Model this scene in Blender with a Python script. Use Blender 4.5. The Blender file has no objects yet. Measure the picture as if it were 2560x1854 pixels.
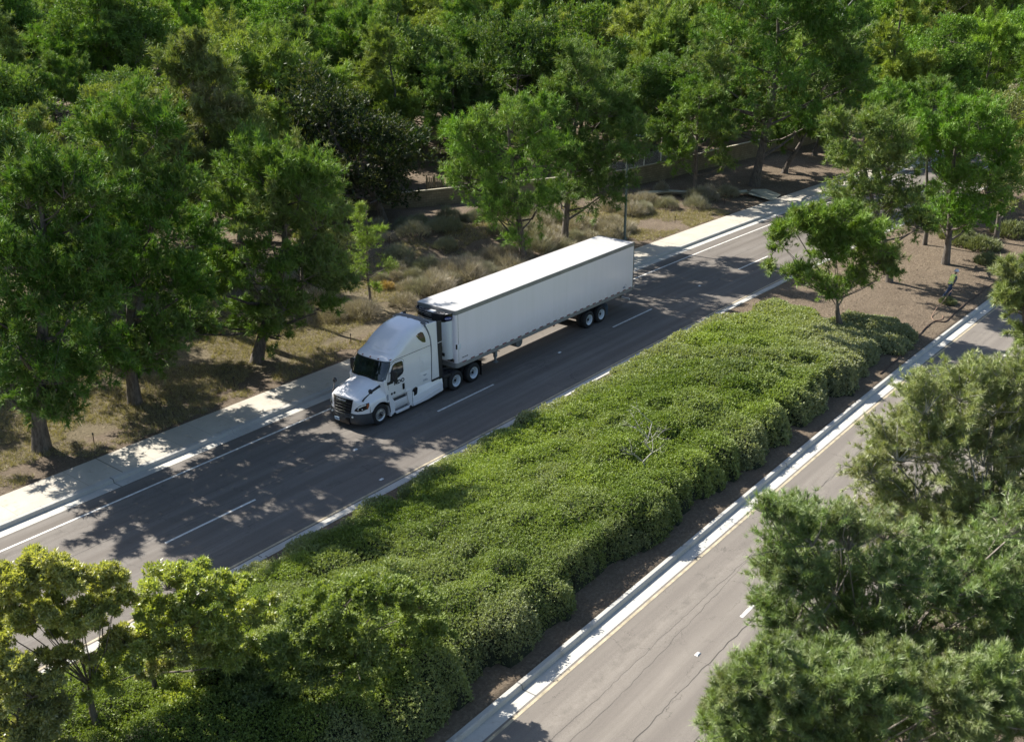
import bpy, bmesh, math, random
import numpy as np
from mathutils import Vector, Matrix

C = bpy.context.scene.collection
sc = bpy.context.scene
R_ = math.radians
# ------------------------------------------------------------------ camera
CAM = np.array([-36.2096, -32.1302, 20.3975])
FW = np.array([0.72771397, 0.57624178, -0.37199165])
RT = np.array([0.61892888, -0.78542494, -0.00589118])
UP = np.array([0.29556626, 0.22594928, 0.92821738])
cd = bpy.data.cameras.new('camera')
cam = bpy.data.objects.new('camera', cd)
C.objects.link(cam)
M = Matrix(((RT[0], UP[0], -FW[0], CAM[0]), (RT[1], UP[1], -FW[1], CAM[1]), (RT[2], UP[2], -FW[2], CAM[2]), (0, 0, 0, 1)))
cam.matrix_world = M
cd.sensor_fit = 'HORIZONTAL'
cd.sensor_width = 36.0
cd.lens = 36.0 * 2639.6 / 2560.0
cd.clip_start = 0.5
cd.clip_end = 3000
cd.dof.use_dof = True
cd.dof.focus_distance = 62.0
cd.dof.aperture_fstop = 1.3
sc.camera = cam
# ------------------------------------------------------------------ sky, sun, exposure
SUN_AZ, SUN_EL = 92.0, 40.0          # azimuth from +X, counter-clockwise
w = bpy.data.worlds.new("World")
sc.world = w
w.use_nodes = True
wn = w.node_tree
sky = wn.nodes.new('ShaderNodeTexSky')
sky.sky_type = 'NISHITA'
sky.sun_disc = False
sky.sun_elevation = R_(SUN_EL)
sky.sun_rotation = R_(90.0 - SUN_AZ)
wn.links.new(sky.outputs[0], wn.nodes['Background'].inputs[0])
wn.nodes['Background'].inputs[1].default_value = 0.080
sl = bpy.data.lights.new('sun', 'SUN')
sl.energy = 5.0
sl.angle = R_(0.5)
sl.color = (1.0, 0.945, 0.86)
so = bpy.data.objects.new('sun', sl)
C.objects.link(so)
sd = Vector((math.cos(R_(SUN_AZ)) * math.cos(R_(SUN_EL)), math.sin(R_(SUN_AZ)) * math.cos(R_(SUN_EL)), math.sin(R_(SUN_EL))))
so.rotation_euler = sd.to_track_quat('Z', 'Y').to_euler()
so.location = (0, 30, 60)
sc.view_settings.view_transform = 'Standard'
sc.view_settings.look = 'None'
sc.view_settings.exposure = 1.2
sc.view_settings.gamma = 1.0
sc.cycles.max_bounces = 5
sc.cycles.diffuse_bounces = 3
sc.cycles.glossy_bounces = 3
sc.cycles.transmission_bounces = 3
sc.cycles.transparent_max_bounces = 4
sc.cycles.use_denoising = True

# ------------------------------------------------------------------ helpers
def tag(o, label=None, cat=None, group=None, kind=None):
    if label: o['label'] = label
    if cat: o['category'] = cat
    if group: o['group'] = group
    if kind: o['kind'] = kind
    return o

def empty(name, loc, label, cat, group=None):
    o = bpy.data.objects.new(name, None)
    C.objects.link(o)
    o.location = loc
    o.empty_display_size = 0.3
    return tag(o, label, cat, group)

def link(name, me, parent=None, m=None, loc=None):
    o = bpy.data.objects.new(name, me)
    C.objects.link(o)
    if parent: o.parent = parent
    if loc is not None: o.location = loc
    if m is not None and len(me.materials) == 0: me.materials.append(m)
    return o

class MB:
    def __init__(s): s.v = []; s.f = []
    def add(s, vs, fs):
        n = len(s.v)
        s.v += [tuple(map(float, p)) for p in vs]
        s.f += [tuple(i + n for i in f) for f in fs]
        return s
    def box(s, x0, x1, y0, y1, z0, z1):
        return s.add([(x0, y0, z0), (x1, y0, z0), (x1, y1, z0), (x0, y1, z0), (x0, y0, z1), (x1, y0, z1), (x1, y1, z1), (x0, y1, z1)],
                     [(0, 3, 2, 1), (4, 5, 6, 7), (0, 1, 5, 4), (1, 2, 6, 5), (2, 3, 7, 6), (3, 0, 4, 7)])
    def grid(s, P):
        n, m = len(P), len(P[0])
        return s.add([p for r in P for p in r], [(i * m + j, i * m + j + 1, (i + 1) * m + j + 1, (i + 1) * m + j) for i in range(n - 1) for j in range(m - 1)])
    def prism(s, poly, fn0, fn1):
        """poly: list of 2-D points; fn0/fn1 map them to the two 3-D caps"""
        n = len(poly)
        vs = [fn0(*p) for p in poly] + [fn1(*p) for p in poly]
        fs = [tuple(range(n))[::-1], tuple(range(n, 2 * n))] + [(i, (i + 1) % n, n + (i + 1) % n, n + i) for i in range(n)]
        return s.add(vs, fs)
    def xz(s, poly, y0, y1):
        return s.prism(poly, lambda x, z: (x, y0, z), lambda x, z: (x, y1, z))
    def tube(s, path, rad, n=8, cap=True):
        path = [Vector(p) for p in path]
        if not hasattr(rad, '__len__'): rad = [rad] * len(path)
        vs = []; prev = None
        for i, p in enumerate(path):
            d = (path[min(i + 1, len(path) - 1)] - path[max(i - 1, 0)])
            if d.length < 1e-9: d = Vector((0, 0, 1))
            d.normalize()
            if prev is None:
                a = Vector((0, 0, 1)) if abs(d.z) < .9 else Vector((1, 0, 0))
                prev = d.cross(a).normalized()
            x = (prev - d * prev.dot(d))
            x = x.normalized() if x.length > 1e-6 else d.orthogonal().normalized()
            prev = x; y = d.cross(x)
            for k in range(n):
                t = 2 * math.pi * k / n
                vs.append(p + (x * math.cos(t) + y * math.sin(t)) * rad[i])
        fs = [(i * n + k, i * n + (k + 1) % n, (i + 1) * n + (k + 1) % n, (i + 1) * n + k) for i in range(len(path) - 1) for k in range(n)]
        if cap: fs += [tuple(range(n))[::-1], tuple(range((len(path) - 1) * n, len(path) * n))]
        return s.add(vs, fs)
    def lathe(s, prof, c, axis='y', n=32):
        """prof: (radius, offset along the axis); closed end to end when the last point repeats the first"""
        vs = []
        for r, a in prof:
            for k in range(n):
                t = 2 * math.pi * k / n
                if axis == 'y': vs.append((c[0] + r * math.cos(t), c[1] + a, c[2] + r * math.sin(t)))
                elif axis == 'x': vs.append((c[0] + a, c[1] + r * math.cos(t), c[2] + r * math.sin(t)))
                else: vs.append((c[0] + r * math.cos(t), c[1] + r * math.sin(t), c[2] + a))
        fs = [(i * n + k, i * n + (k + 1) % n, (i + 1) * n + (k + 1) % n, (i + 1) * n + k) for i in range(len(prof) - 1) for k in range(n)]
        return s.add(vs, fs)
    def mesh(s, name, origin=(0, 0, 0), smooth=False, bevel=0.0, recalc=True):
        me = bpy.data.meshes.new(name)
        o = origin
        me.from_pydata([(p[0] - o[0], p[1] - o[1], p[2] - o[2]) for p in s.v], [], s.f)
        bm = bmesh.new(); bm.from_mesh(me)
        if recalc:
            bmesh.ops.remove_doubles(bm, verts=bm.verts, dist=0.0004)
            bmesh.ops.recalc_face_normals(bm, faces=bm.faces)
        if bevel > 0:
            es = [e for e in bm.edges if len(e.link_faces) == 2 and e.calc_face_angle(0) > R_(35)]
            bmesh.ops.bevel(bm, geom=es, offset=bevel, segments=2, affect='EDGES', profile=0.6, clamp_overlap=True)
        for f in bm.faces: f.smooth = bool(smooth or bevel)
        if smooth or bevel:
            for e in bm.edges:
                if len(e.link_faces) == 2 and e.calc_face_angle(0) > R_(smooth if smooth > 1 else 38): e.smooth = False
        bm.to_mesh(me); bm.free()
        return me
    def build(s, name, m, parent=None, origin=(0, 0, 0), smooth=False, bevel=0.0, recalc=True):
        return link(name, s.mesh(name, origin, smooth, bevel, recalc), parent, m, None if parent else origin)

# ---- noise
def _h(ix, iy, s):
    n = (ix * 374761393 + iy * 668265263 + s * 974634777) & 0x7fffffff
    n = ((n ^ (n >> 13)) * 1274126177) & 0x7fffffff
    return ((n ^ (n >> 16)) & 0xffff) / 65535.0
def vnoise(x, y, s=0):
    x = np.asarray(x, float); y = np.asarray(y, float)
    ix = np.floor(x).astype(np.int64); iy = np.floor(y).astype(np.int64)
    fx = x - ix; fy = y - iy
    fx = fx * fx * (3 - 2 * fx); fy = fy * fy * (3 - 2 * fy)
    a = _h(ix, iy, s); b = _h(ix + 1, iy, s); c = _h(ix, iy + 1, s); d = _h(ix + 1, iy + 1, s)
    return (a * (1 - fx) + b * fx) * (1 - fy) + (c * (1 - fx) + d * fx) * fy
def fbm(x, y, s=0, o=4):
    t = 0; a = .5; f = 1
    for i in range(o):
        t = t + a * vnoise(np.asarray(x) * f, np.asarray(y) * f, s + i); a *= .5; f *= 2.03
    return t / (1 - .5 ** o)
def sstep(a, b, x):
    t = np.clip((np.asarray(x, float) - a) / (b - a), 0, 1); return t * t * (3 - 2 * t)

# ---- materials
class NT:
    def __init__(s, name):
        s.m = bpy.data.materials.new(name); s.m.use_nodes = True
        s.t = s.m.node_tree; s.n = s.t.nodes; s.l = s.t.links
        s.b = s.n['Principled BSDF']; s.out = s.n['Material Output']
    def node(s, t, **k):
        x = s.n.new(t)
        for a, b in k.items():
            if a.startswith('_'): setattr(x, a[1:], b)
            else: x.inputs[a.replace('_', ' ')].default_value = b
        return x
    def noise(s, scale, detail=6, rough=.6, vec=None, dist=0):
        x = s.node('ShaderNodeTexNoise', Scale=scale, Detail=detail, Roughness=rough, Distortion=dist)
        if vec: s.l.new(vec, x.inputs['Vector'])
        return x.outputs['Fac']
    def ramp(s, fac, stops, interp='LINEAR'):
        x = s.n.new('ShaderNodeValToRGB'); x.color_ramp.interpolation = interp
        e = x.color_ramp.elements
        while len(e) < len(stops): e.new(.5)
        for i, (p, c) in enumerate(stops):
            e[i].position = p; e[i].color = (c if hasattr(c, '__len__') else (c, c, c)) + ((1,) if not hasattr(c, '__len__') or len(c) == 3 else ())
        s.l.new(fac, x.inputs[0]); return x.outputs[0]
    def mix(s, fac, a, b, mode='MIX'):
        x = s.n.new('ShaderNodeMix'); x.data_type = 'RGBA'; x.blend_type = mode
        for i, v in ((0, fac), (6, a), (7, b)):
            if hasattr(v, 'is_linked'): s.l.new(v, x.inputs[i])
            else: x.inputs[i].default_value = v if i == 0 else tuple(v) + (1,)
        return x.outputs[2]
    def math(s, op, a, b=None, c=None, clamp=False):
        x = s.n.new('ShaderNodeMath'); x.operation = op; x.use_clamp = clamp
        for i, v in enumerate((a, b, c)):
            if v is None: continue
            if hasattr(v, 'is_linked'): s.l.new(v, x.inputs[i])
            else: x.inputs[i].default_value = v
        return x.outputs[0]
    def coord(s, k='Object'): return s.n.new('ShaderNodeTexCoord').outputs[k]
    def attr(s, name):
        x = s.n.new('ShaderNodeAttribute'); x.attribute_name = name; return x.outputs['Fac']
    def set(s, k, v):
        i = s.b.inputs[k]
        if hasattr(v, 'is_linked'): s.l.new(v, i)
        else: i.default_value = v if not hasattr(v, '__len__') else (tuple(v) + (1,) if len(v) == 3 else v)
    def bump(s, h, strength=.4, dist=.02):
        x = s.node('ShaderNodeBump', Strength=strength, Distance=dist)
        s.l.new(h, x.inputs['Height']); s.l.new(x.outputs[0], s.b.inputs['Normal'])

MATS = {}
def simple(name, col, rough=.5, metal=0.0, var=.12, scale=3.0, spec=.5, coat=0.0, bump=0.0, bscale=40):
    if name in MATS: return MATS[name]
    t = NT(name)
    n = t.noise(scale, 5, .6, t.coord())
    t.set('Base Color', t.mix(t.ramp(n, [(.3, 0.0), (.7, 1.0)]), tuple(c * (1 - var) for c in col), tuple(min(1, c * (1 + var)) for c in col)))
    t.set('Roughness', rough); t.set('Metallic', metal); t.set('Specular IOR Level', spec)
    if coat: t.set('Coat Weight', coat); t.set('Coat Roughness', .06)
    if bump: t.bump(t.noise(bscale, 4, .6, t.coord()), bump, .01)
    MATS[name] = t.m
    return t.m

def foliage(name, dark, light, dry, transl=.25, rough=.55, use_obj=False, gloss=.022):
    t = NT(name)
    tint, hue = t.attr('tint'), t.attr('hue')
    if use_obj:
        oi = t.n.new('ShaderNodeObjectInfo')
        d = t.mix(1.0, oi.outputs['Color'], dark, 'MULTIPLY'); l = t.mix(1.0, oi.outputs['Color'], light, 'MULTIPLY')
    else: d, l = dark, light
    c = t.mix(hue, t.mix(tint, d, l), dry)
    dif = t.n.new('ShaderNodeBsdfDiffuse'); t.l.new(c, dif.inputs[0])
    tr = t.n.new('ShaderNodeBsdfTranslucent')
    c2 = t.mix(1.0, c, (1.25, 1.25, .35), 'MULTIPLY'); t.l.new(c2, tr.inputs[0])
    gl = t.node('ShaderNodeBsdfGlossy', Roughness=rough); gl.inputs[0].default_value = (1, 1, 1, 1)
    m1 = t.n.new('ShaderNodeMixShader'); m1.inputs[0].default_value = transl
    t.l.new(dif.outputs[0], m1.inputs[1]); t.l.new(tr.outputs[0], m1.inputs[2])
    m2 = t.n.new('ShaderNodeMixShader'); m2.inputs[0].default_value = gloss
    t.l.new(m1.outputs[0], m2.inputs[1]); t.l.new(gl.outputs[0], m2.inputs[2])
    t.l.new(m2.outputs[0], t.out.inputs[0]); t.n.remove(t.b)
    return t.m

# ---- leaves: blades (triangles) or diamonds (quads) from numpy arrays
def leaf_mesh(name, P, D, L, W, tint, hue, m, quad=False, rng=None, S=None):
    n = len(P)
    if S is None:                       # leaf planes lean towards the sky, as real leaves do
        S = np.cross(D, np.array([0, .25, 1.0]) + rng.normal(size=(n, 3)) * .55)
    S = S / (np.linalg.norm(S, axis=1, keepdims=True) + 1e-9) * np.reshape(W, (-1, 1)) * .5
    L = np.reshape(L, (-1, 1))
    T = P + D * L
    if quad:
        Q = P + D * L * .45
        V = np.stack([P, Q + S, T, Q - S], 1).reshape(-1, 3); k = 4
    else:
        V = np.stack([P - S, P + S, T], 1).reshape(-1, 3); k = 3
    me = bpy.data.meshes.new(name)
    me.vertices.add(n * k); me.vertices.foreach_set('co', V.astype(np.float32).ravel())
    me.loops.add(n * k); me.loops.foreach_set('vertex_index', np.arange(n * k, dtype=np.int32))
    me.polygons.add(n); me.polygons.foreach_set('loop_start', np.arange(0, n * k, k, dtype=np.int32))
    me.update(calc_edges=True)
    for an, a in (('tint', tint), ('hue', hue)):
        at = me.attributes.new(an, 'FLOAT', 'FACE'); at.data.foreach_set('value', np.clip(a, 0, 1).astype(np.float32))
    me.materials.append(m)
    return me

def unit(a): return a / (np.linalg.norm(a, axis=-1, keepdims=True) + 1e-9)

def crown_mesh(name, rng, lobes, tufts, blades, L, W, m, spread=.6, quad=False, sub=.42, updir=.5, huebias=0.0, nsub=9, fill=1.0, anchor=None, brush=0.0):
    """Foliage hung on sub-clumps of each lobe; returns the mesh and the sub-clump centres."""
    lob = np.array(lobes, float)
    wts = lob[:, 3] ** 2; wts /= wts.sum()
    P = []; D = []; TI = []; HU = []; subs = []
    ex = []
    for i in range(len(lob)):            # fill the gaps between neighbouring lobes
        dd_ = np.linalg.norm(lob[:, :3] - lob[i, :3], axis=1) / (lob[:, 3] + lob[i, 3])
        for j in np.argsort(dd_)[1:3]:
            if j > i and .55 < dd_[j] < 1.6:
                mid = (lob[i] + lob[j]) / 2; mid[:3] += rng.normal(size=3) * mid[3] * .2; mid[3] *= .8; ex.append(mid)
    nl = len(lob)
    if ex and fill > 0: lob = np.concatenate([lob, np.array(ex)])
    wts = lob[:, 3] ** 2; wts /= wts.sum()
    cen = lob[:, :3].mean(0) if anchor is None else np.array(anchor)
    for (x, y, z, r), wt in zip(lob, wts):
        k = max(4, int(nsub * (.7 + .6 * rng.rand())))
        c = np.array([x, y, z])
        d = unit(rng.normal(size=(k, 3))); d[:, 2] = np.where(d[:, 2] < -.35, -d[:, 2] * .6, d[:, 2])
        cc = c + d * r * (.42 + .78 * rng.rand(k, 1)) * np.array([1.05, 1.05, .9])
        rr = r * sub * (.7 + .6 * rng.rand(k))
        lob_t = rng.rand() * .3; lob_h = max(0, rng.normal() * .12) + huebias
        nt = max(2, int(tufts * wt / k))
        if brush:                        # feathery pine branchlets: tufts strung along upswept twigs
            kb = int(k * 1.7); ntb = max(3, int(tufts * wt / kb))
            db_ = unit(d[rng.randint(0, k, kb)] + rng.normal(size=(kb, 3)) * .45 + unit(c - cen) * .45 + np.array([0, 0, .28]))
            s0 = c + db_ * r * .12; e0 = c + db_ * r * (.75 + .62 * rng.rand(kb, 1)) * np.array([1.05, 1.05, .95])
            for q in range(kb):
                if q % 2 == 0: subs.append((e0[q], c, r * .4))
                tt = rng.rand(ntb, 1) ** .7 * .9 + .12
                rad = unit(rng.normal(size=(ntb, 3))); wr = r * brush * (1.15 - .65 * tt) * (.6 + .8 * rng.rand())
                p = s0[q] + (e0[q] - s0[q]) * tt + rad * wr * rng.rand(ntb, 1) ** .5
                dd = unit(db_[q] * .75 + rad * .75 + np.array([0, 0, updir * .8]) + rng.normal(size=(ntb, 3)) * .2)
                pb = np.repeat(p, blades, 0); dbb = unit(np.repeat(dd, blades, 0) + rng.normal(size=(ntb * blades, 3)) * spread)
                P.append(pb + rng.normal(size=pb.shape) * L * .1); D.append(dbb)
                TI.append(lob_t * .6 + .22 * rng.rand() + .25 * np.repeat(tt[:, 0], blades) + .3 * np.repeat(rng.rand(ntb), blades)); HU.append(np.clip(lob_h + np.repeat(rng.rand(ntb) ** 3 * .35, blades), 0, 1))
            continue
        for q in range(k):
            subs.append((cc[q], c, rr[q]))
            u = unit(rng.normal(size=(nt, 3)))
            rad = rng.rand(nt, 1) ** .45
            p = cc[q] + u * rad * rr[q] * np.array([1.15, 1.15, .72])
            out = unit(cc[q] - c + 1e-6) * .5 + unit(cc[q] - cen) * .35
            dd = unit(u * .55 + out + np.array([0, 0, updir]) + rng.normal(size=(nt, 3)) * .25)
            pb = np.repeat(p, blades, 0); db = np.repeat(dd, blades, 0)
            db = unit(db + rng.normal(size=db.shape) * spread)
            pb = pb + rng.normal(size=pb.shape) * L * .12
            P.append(pb); D.append(db)
            t = lob_t + .35 * rng.rand() + .35 * np.repeat(rng.rand(nt), blades)
            TI.append(t); HU.append(np.clip(lob_h + np.repeat(rng.rand(nt) ** 3 * .35, blades), 0, 1))
    P = np.concatenate(P); D = np.concatenate(D); TI = np.concatenate(TI); HU = np.concatenate(HU)
    n = len(P)
    LL = L * (.65 + .7 * rng.rand(n)); WW = W * (.7 + .6 * rng.rand(n))
    return leaf_mesh(name, P, D, LL, WW, TI, HU, m, quad, rng), subs

def trunk_mb(rng, base_r, top, lobes, subs, lean=(0, 0), fork=None, twig=.02, nlimb=None, z0=-.25, wob=.25, ntw=1.0):
    """Trunk from the base to `top`, a limb to every lobe, twigs to the sub-clumps."""
    mb = MB(); H = top[2]
    pts = []; n = 9
    ph = rng.rand() * 6
    for i in range(n):
        t = i / (n - 1)
        s = t * t * (3 - 2 * t)
        pts.append(np.array([top[0] * s + lean[0] * math.sin(t * math.pi) + wob * .5 * math.sin(ph + t * 5) * t * (1 - t) * 2, top[1] * s + lean[1] * math.sin(t * math.pi) + wob * .5 * math.cos(ph * 1.7 + t * 4) * t * (1 - t) * 2, z0 + (H - z0) * t]))
    rad = [base_r * (1.35 if i == 0 else 1) * (1 - .8 * i / (n - 1)) + .01 for i in range(n)]
    mb.tube(pts, rad, 9)
    cents = []
    for (x, y, z, r) in lobes:
        c = np.array([x, y, z - r * .25])
        hz = max(min(z - r * .6 - .22 * math.hypot(x - top[0] * z / max(H, .1), y - top[1] * z / max(H, .1)), H * .97), min(H * .3, 1.6))
        t = (hz - z0) / (H - z0); i = min(int(t * (n - 1)), n - 2); f = t * (n - 1) - i
        a = pts[i] * (1 - f) + pts[i + 1] * f
        mid = a * .5 + c * .5 + np.array([rng.normal() * .1, rng.normal() * .1, -.12 * r])
        r0 = min(base_r * .5, rad[i] * .6) * (.6 + .4 * rng.rand())
        mb.tube([a, a * .7 + mid * .3, mid, c], [r0, r0 * .8, r0 * .55, r0 * .28], 6)
        cents.append((c, r0))
    for q, (sc_, lc, rr) in enumerate(subs):
        if rng.rand() > ntw: continue
        a = lc + np.array([0, 0, -rr * .3]); b = sc_
        mid = (a + b) / 2 + rng.normal(size=3) * rr * .2
        mb.tube([a, mid, b], [twig, twig * .7, twig * .3], 4, False)
    return mb
# ================================================================== SETTING
def cx(x):
    x = np.asarray(x, float); t = np.clip(x - 5, 0, 75)
    return -0.0007 * t * t - 0.105 * np.clip(x - 80, 0, None)

# ---- materials of the setting
def mat_asphalt(name, base, band):
    t = NT(name); uv = t.coord('UV'); ob = t.coord('Object')
    sep = t.n.new('ShaderNodeSeparateXYZ'); t.l.new(uv, sep.inputs[0])
    big = t.noise(.35, 5, .6, ob); fine = t.noise(38, 3, .8, ob); mid = t.noise(4.5, 5, .65, ob)
    mp = t.n.new('ShaderNodeMapping'); mp.inputs['Scale'].default_value = (.05, 1.4, 1); t.l.new(uv, mp.inputs[0])
    streak = t.noise(1.6, 5, .6, mp.outputs[0])
    c = t.mix(t.ramp(big, [(.3, 0.0), (.7, 1.0)]), tuple(v * .86 for v in base), tuple(v * 1.1 for v in base))
    c = t.mix(t.ramp(streak, [(.40, 0.0), (.62, .95)]), c, band)
    c = t.mix(t.math('MULTIPLY', t.ramp(mid, [(.45, 0.0), (.75, 1.0)]), .35), c, tuple(v * .7 for v in base))
    c = t.mix(t.math('MULTIPLY', fine, .85), c, tuple(v * 1.5 for v in base), 'MIX') if False else t.mix(.28, c, t.ramp(fine, [(.3, tuple(v * .35 for v in base)), (.72, tuple(v * 1.9 for v in base))]))
    vw = t.math('ADD', sep.outputs[1], t.math('MULTIPLY', t.math('SUBTRACT', t.noise(.25, 3, .5, ob), .5), .8))
    trk = t.math('SINE', t.math('ADD', t.math('MULTIPLY', vw, 3.6), 1.1))
    c = t.mix(t.ramp(trk, [(.0, 0.0), (1.0, .42)]), c, band)
    oil = t.ramp(t.math('MULTIPLY', t.ramp(t.math('SINE', t.math('ADD', t.math('MULTIPLY', vw, 1.8), 2.6)), [(.75, 0.0), (1.0, 1.0)]), t.noise(1.7, 6, .7, ob)), [(.42, 0.0), (.7, .5)])
    c = t.mix(oil, c, tuple(v * .42 for v in base))
    # fine crazing
    w1 = t.noise(.55, 4, .6, ob); 
    vm = t.n.new('ShaderNodeVectorMath'); vm.operation = 'MULTIPLY_ADD'
    nz = t.node('ShaderNodeTexNoise', Scale=1.3, Detail=6, Roughness=.7); t.l.new(ob, nz.inputs['Vector'])
    t.l.new(nz.outputs['Color'], vm.inputs[0]); vm.inputs[1].default_value = (1.1, 1.1, 1.1); t.l.new(ob, vm.inputs[2])
    vo = t.node('ShaderNodeTexVoronoi', _feature='DISTANCE_TO_EDGE', Scale=.42); t.l.new(vm.outputs[0], vo.inputs['Vector'])
    crack = t.ramp(vo.outputs['Distance'], [(.0, 1.0), (.006, 0.0)])
    crack = t.math('MULTIPLY', crack, t.ramp(w1, [(.47, 0.0), (.58, .75)]))
    c = t.mix(crack, c, tuple(v * .22 for v in base))
    # scattered pale specks and stains
    st = t.noise(1.1, 3, .5, ob)
    c = t.mix(t.ramp(st, [(.66, 0.0), (.74, .35)]), c, tuple(v * .55 for v in base))
    t.set('Base Color', c); t.set('Roughness', .88); t.set('Specular IOR Level', .3)
    t.bump(t.noise(60, 3, .7, ob), .35, .006)
    return t.m

def mat_concrete(name, base, jointu=0.0, off=0.0):
    t = NT(name); uv = t.coord('UV'); ob = t.coord('Object')
    a = t.noise(.8, 6, .65, ob); b = t.noise(22, 4, .7, ob)
    c = t.mix(t.ramp(a, [(.3, 0.0), (.7, 1.0)]), tuple(v * .82 for v in base), tuple(v * 1.08 for v in base))
    c = t.mix(.22, c, t.ramp(b, [(.3, tuple(v * .6 for v in base)), (.7, tuple(v * 1.25 for v in base))]))
    d = t.noise(2.6, 6, .7, ob)
    c = t.mix(t.ramp(d, [(.56, 0.0), (.72, .5)]), c, (base[0] * .55, base[1] * .5, base[2] * .42))
    if jointu:
        sep = t.n.new('ShaderNodeSeparateXYZ'); t.l.new(uv, sep.inputs[0])
        m = t.math('MODULO', t.math('ADD', sep.outputs[0], 1000 + off), jointu)
        j = t.math('LESS_THAN', m, .022)
        m2 = t.math('MODULO', t.math('ADD', sep.outputs[0], 1000 + off), jointu * 6)
        j2 = t.math('LESS_THAN', m2, .05)
        j = t.math('MAXIMUM', t.math('MULTIPLY', j, .45), t.math('MULTIPLY', j2, .8))
        c = t.mix(j, c, tuple(v * .25 for v in base))
    t.set('Base Color', c); t.set('Roughness', .85); t.set('Specular IOR Level', .35)
    t.bump(b, .25, .005)
    return t.m

def mat_soil():
    t = NT('soil'); ob = t.coord('Object'); g = t.attr('olive')
    a = t.noise(.45, 6, .6, ob); b = t.noise(9, 5, .75, ob); f = t.noise(34, 4, .8, ob)
    c = t.mix(t.ramp(a, [(.35, 0.0), (.68, 1.0)]), (.14, .105, .073), (.27, .212, .15))
    c2 = t.mix(t.ramp(a, [(.35, 0.0), (.68, 1.0)]), (.11, .11, .042), (.25, .22, .11))
    gg = t.ramp(t.math('ADD', g, t.math('MULTIPLY', t.math('SUBTRACT', t.noise(1.2, 5, .65, ob), .5), 1.3)), [(.35, 0.0), (.65, 1.0)])
    c = t.mix(gg, c, c2)
    c = t.mix(.6, c, t.ramp(b, [(.32, (.024, .018, .012)), (.52, (.13, .10, .068)), (.7, (.35, .29, .21))]))
    vo = t.node('ShaderNodeTexVoronoi', Scale=11.0); t.l.new(ob, vo.inputs['Vector'])
    chip = t.ramp(vo.outputs['Distance'], [(.10, 1.0), (.17, 0.0)])
    sel = t.ramp(vo.outputs['Color'], [(.80, 0.0), (.86, .8)])
    c = t.mix(t.math('MULTIPLY', chip, sel), c, (.42, .36, .28))
    c = t.mix(.35, c, t.ramp(f, [(.3, (.02, .014, .01)), (.75, (.3, .24, .18))]))
    t.set('Base Color', c); t.set('Roughness', .95); t.set('Specular IOR Level', .15)
    h = t.math('ADD', t.math('MULTIPLY', b, 1.0), t.math('MULTIPLY', f, .5))
    t.bump(h, .9, .07)
    return t.m

M_road = mat_asphalt('asphalt', (.166, .150, .132), (.112, .097, .083))
M_road2 = mat_asphalt('asphalt_pale', (.195, .175, .150), (.140, .124, .108))
M_walk = mat_concrete('pavement_concrete', (.46, .425, .355), 1.52, .4)
M_kerb = mat_concrete('kerb_concrete', (.42, .41, .375), 3.04, 1.0)
M_gut = mat_concrete('gutter_concrete', (.46, .45, .41), 3.04, 1.0)
M_soil = mat_soil()
M_block = simple('block_wall', (.24, .22, .15), .9, var=.3, scale=1.5, bump=.4, bscale=14)
M_white = simple('road_paint', (.62, .61, .57), .7, var=.25, scale=5)
M_yel = simple('road_paint_yellow', (.37, .315, .215), .8, var=.3, scale=3)
M_crack = simple('crack_fill', (.065, .058, .05), .9, var=.3)

XS = np.concatenate([np.arange(-60, 100, 1.0), np.arange(100, 200, 5.0)])
def strip(name, prof, m, x0=-60, x1=195, kind='structure', base=0.0, wob=None, xs=None, obj=True, mb=None, thick=None):
    """Sweep a (v, z) profile along the road; UV = (x, v)."""
    X = XS[(XS >= x0) & (XS <= x1)] if xs is None else np.asarray(xs, float)
    if xs is None:
        X = np.unique(np.concatenate([[x0], X, [x1]]))
    c = cx(X)
    vs = []; uv = []
    for i, x in enumerate(X):
        for j, (v, z) in enumerate(prof):
            vv = v + (wob[i] if wob is not None else 0)
            vs.append((x, vv + c[i], z)); uv.append((x, vv + z))
    n = len(prof)
    fs = [(i * n + j, (i + 1) * n + j, (i + 1) * n + j + 1, i * n + j + 1) for i in range(len(X) - 1) for j in range(n - 1)]
    if mb is not None:
        mb.add(vs, fs); return
    me = bpy.data.meshes.new(name); me.from_pydata(vs, [], fs)
    ul = me.uv_layers.new(name='UVMap')
    li = np.zeros(len(me.loops), np.int32); me.loops.foreach_get('vertex_index', li)
    ul.data.foreach_set('uv', np.array(uv, np.float32)[li].ravel())
    o = link(name, me, None, m); tag(o, kind=kind)
    return o

# profiles run with increasing v so faces point up
strip('road', [(-4.36, 0.0), (-1.0, .03), (4.32, 0.0)], M_road)
strip('opposite_road', [(-24.0, 0.0), (-20, .03), (-16.92, 0.0)], M_road2)
strip('gutter', [(4.30, .006), (4.86, -.012)], M_gut)
strip('gutter', [(-4.70, -.012), (-4.34, .006)], M_gut)
strip('gutter', [(-16.94, .006), (-16.46, -.012)], M_gut)
strip('gutter', [(-24.5, -.012), (-23.98, .006)], M_gut)
strip('kerb', [(4.84, -.06), (4.88, .12), (4.92, .150), (5.14, .156)], M_kerb)
strip('pavement', [(5.12, .150), (5.16, .160), (7.12, .185), (7.16, .05)], M_walk)
strip('median_kerb', [(-4.92, .02), (-4.90, .152), (-4.76, .152), (-4.72, .12), (-4.68, -.06)], M_kerb)
strip('median_kerb', [(-16.48, -.06), (-16.44, .12), (-16.40, .152), (-16.26, .152), (-16.24, .02)], M_kerb)
strip('far_kerb', [(-24.68, .02), (-24.66, .152), (-24.52, .152), (-24.48, -.06)], M_kerb)
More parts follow.
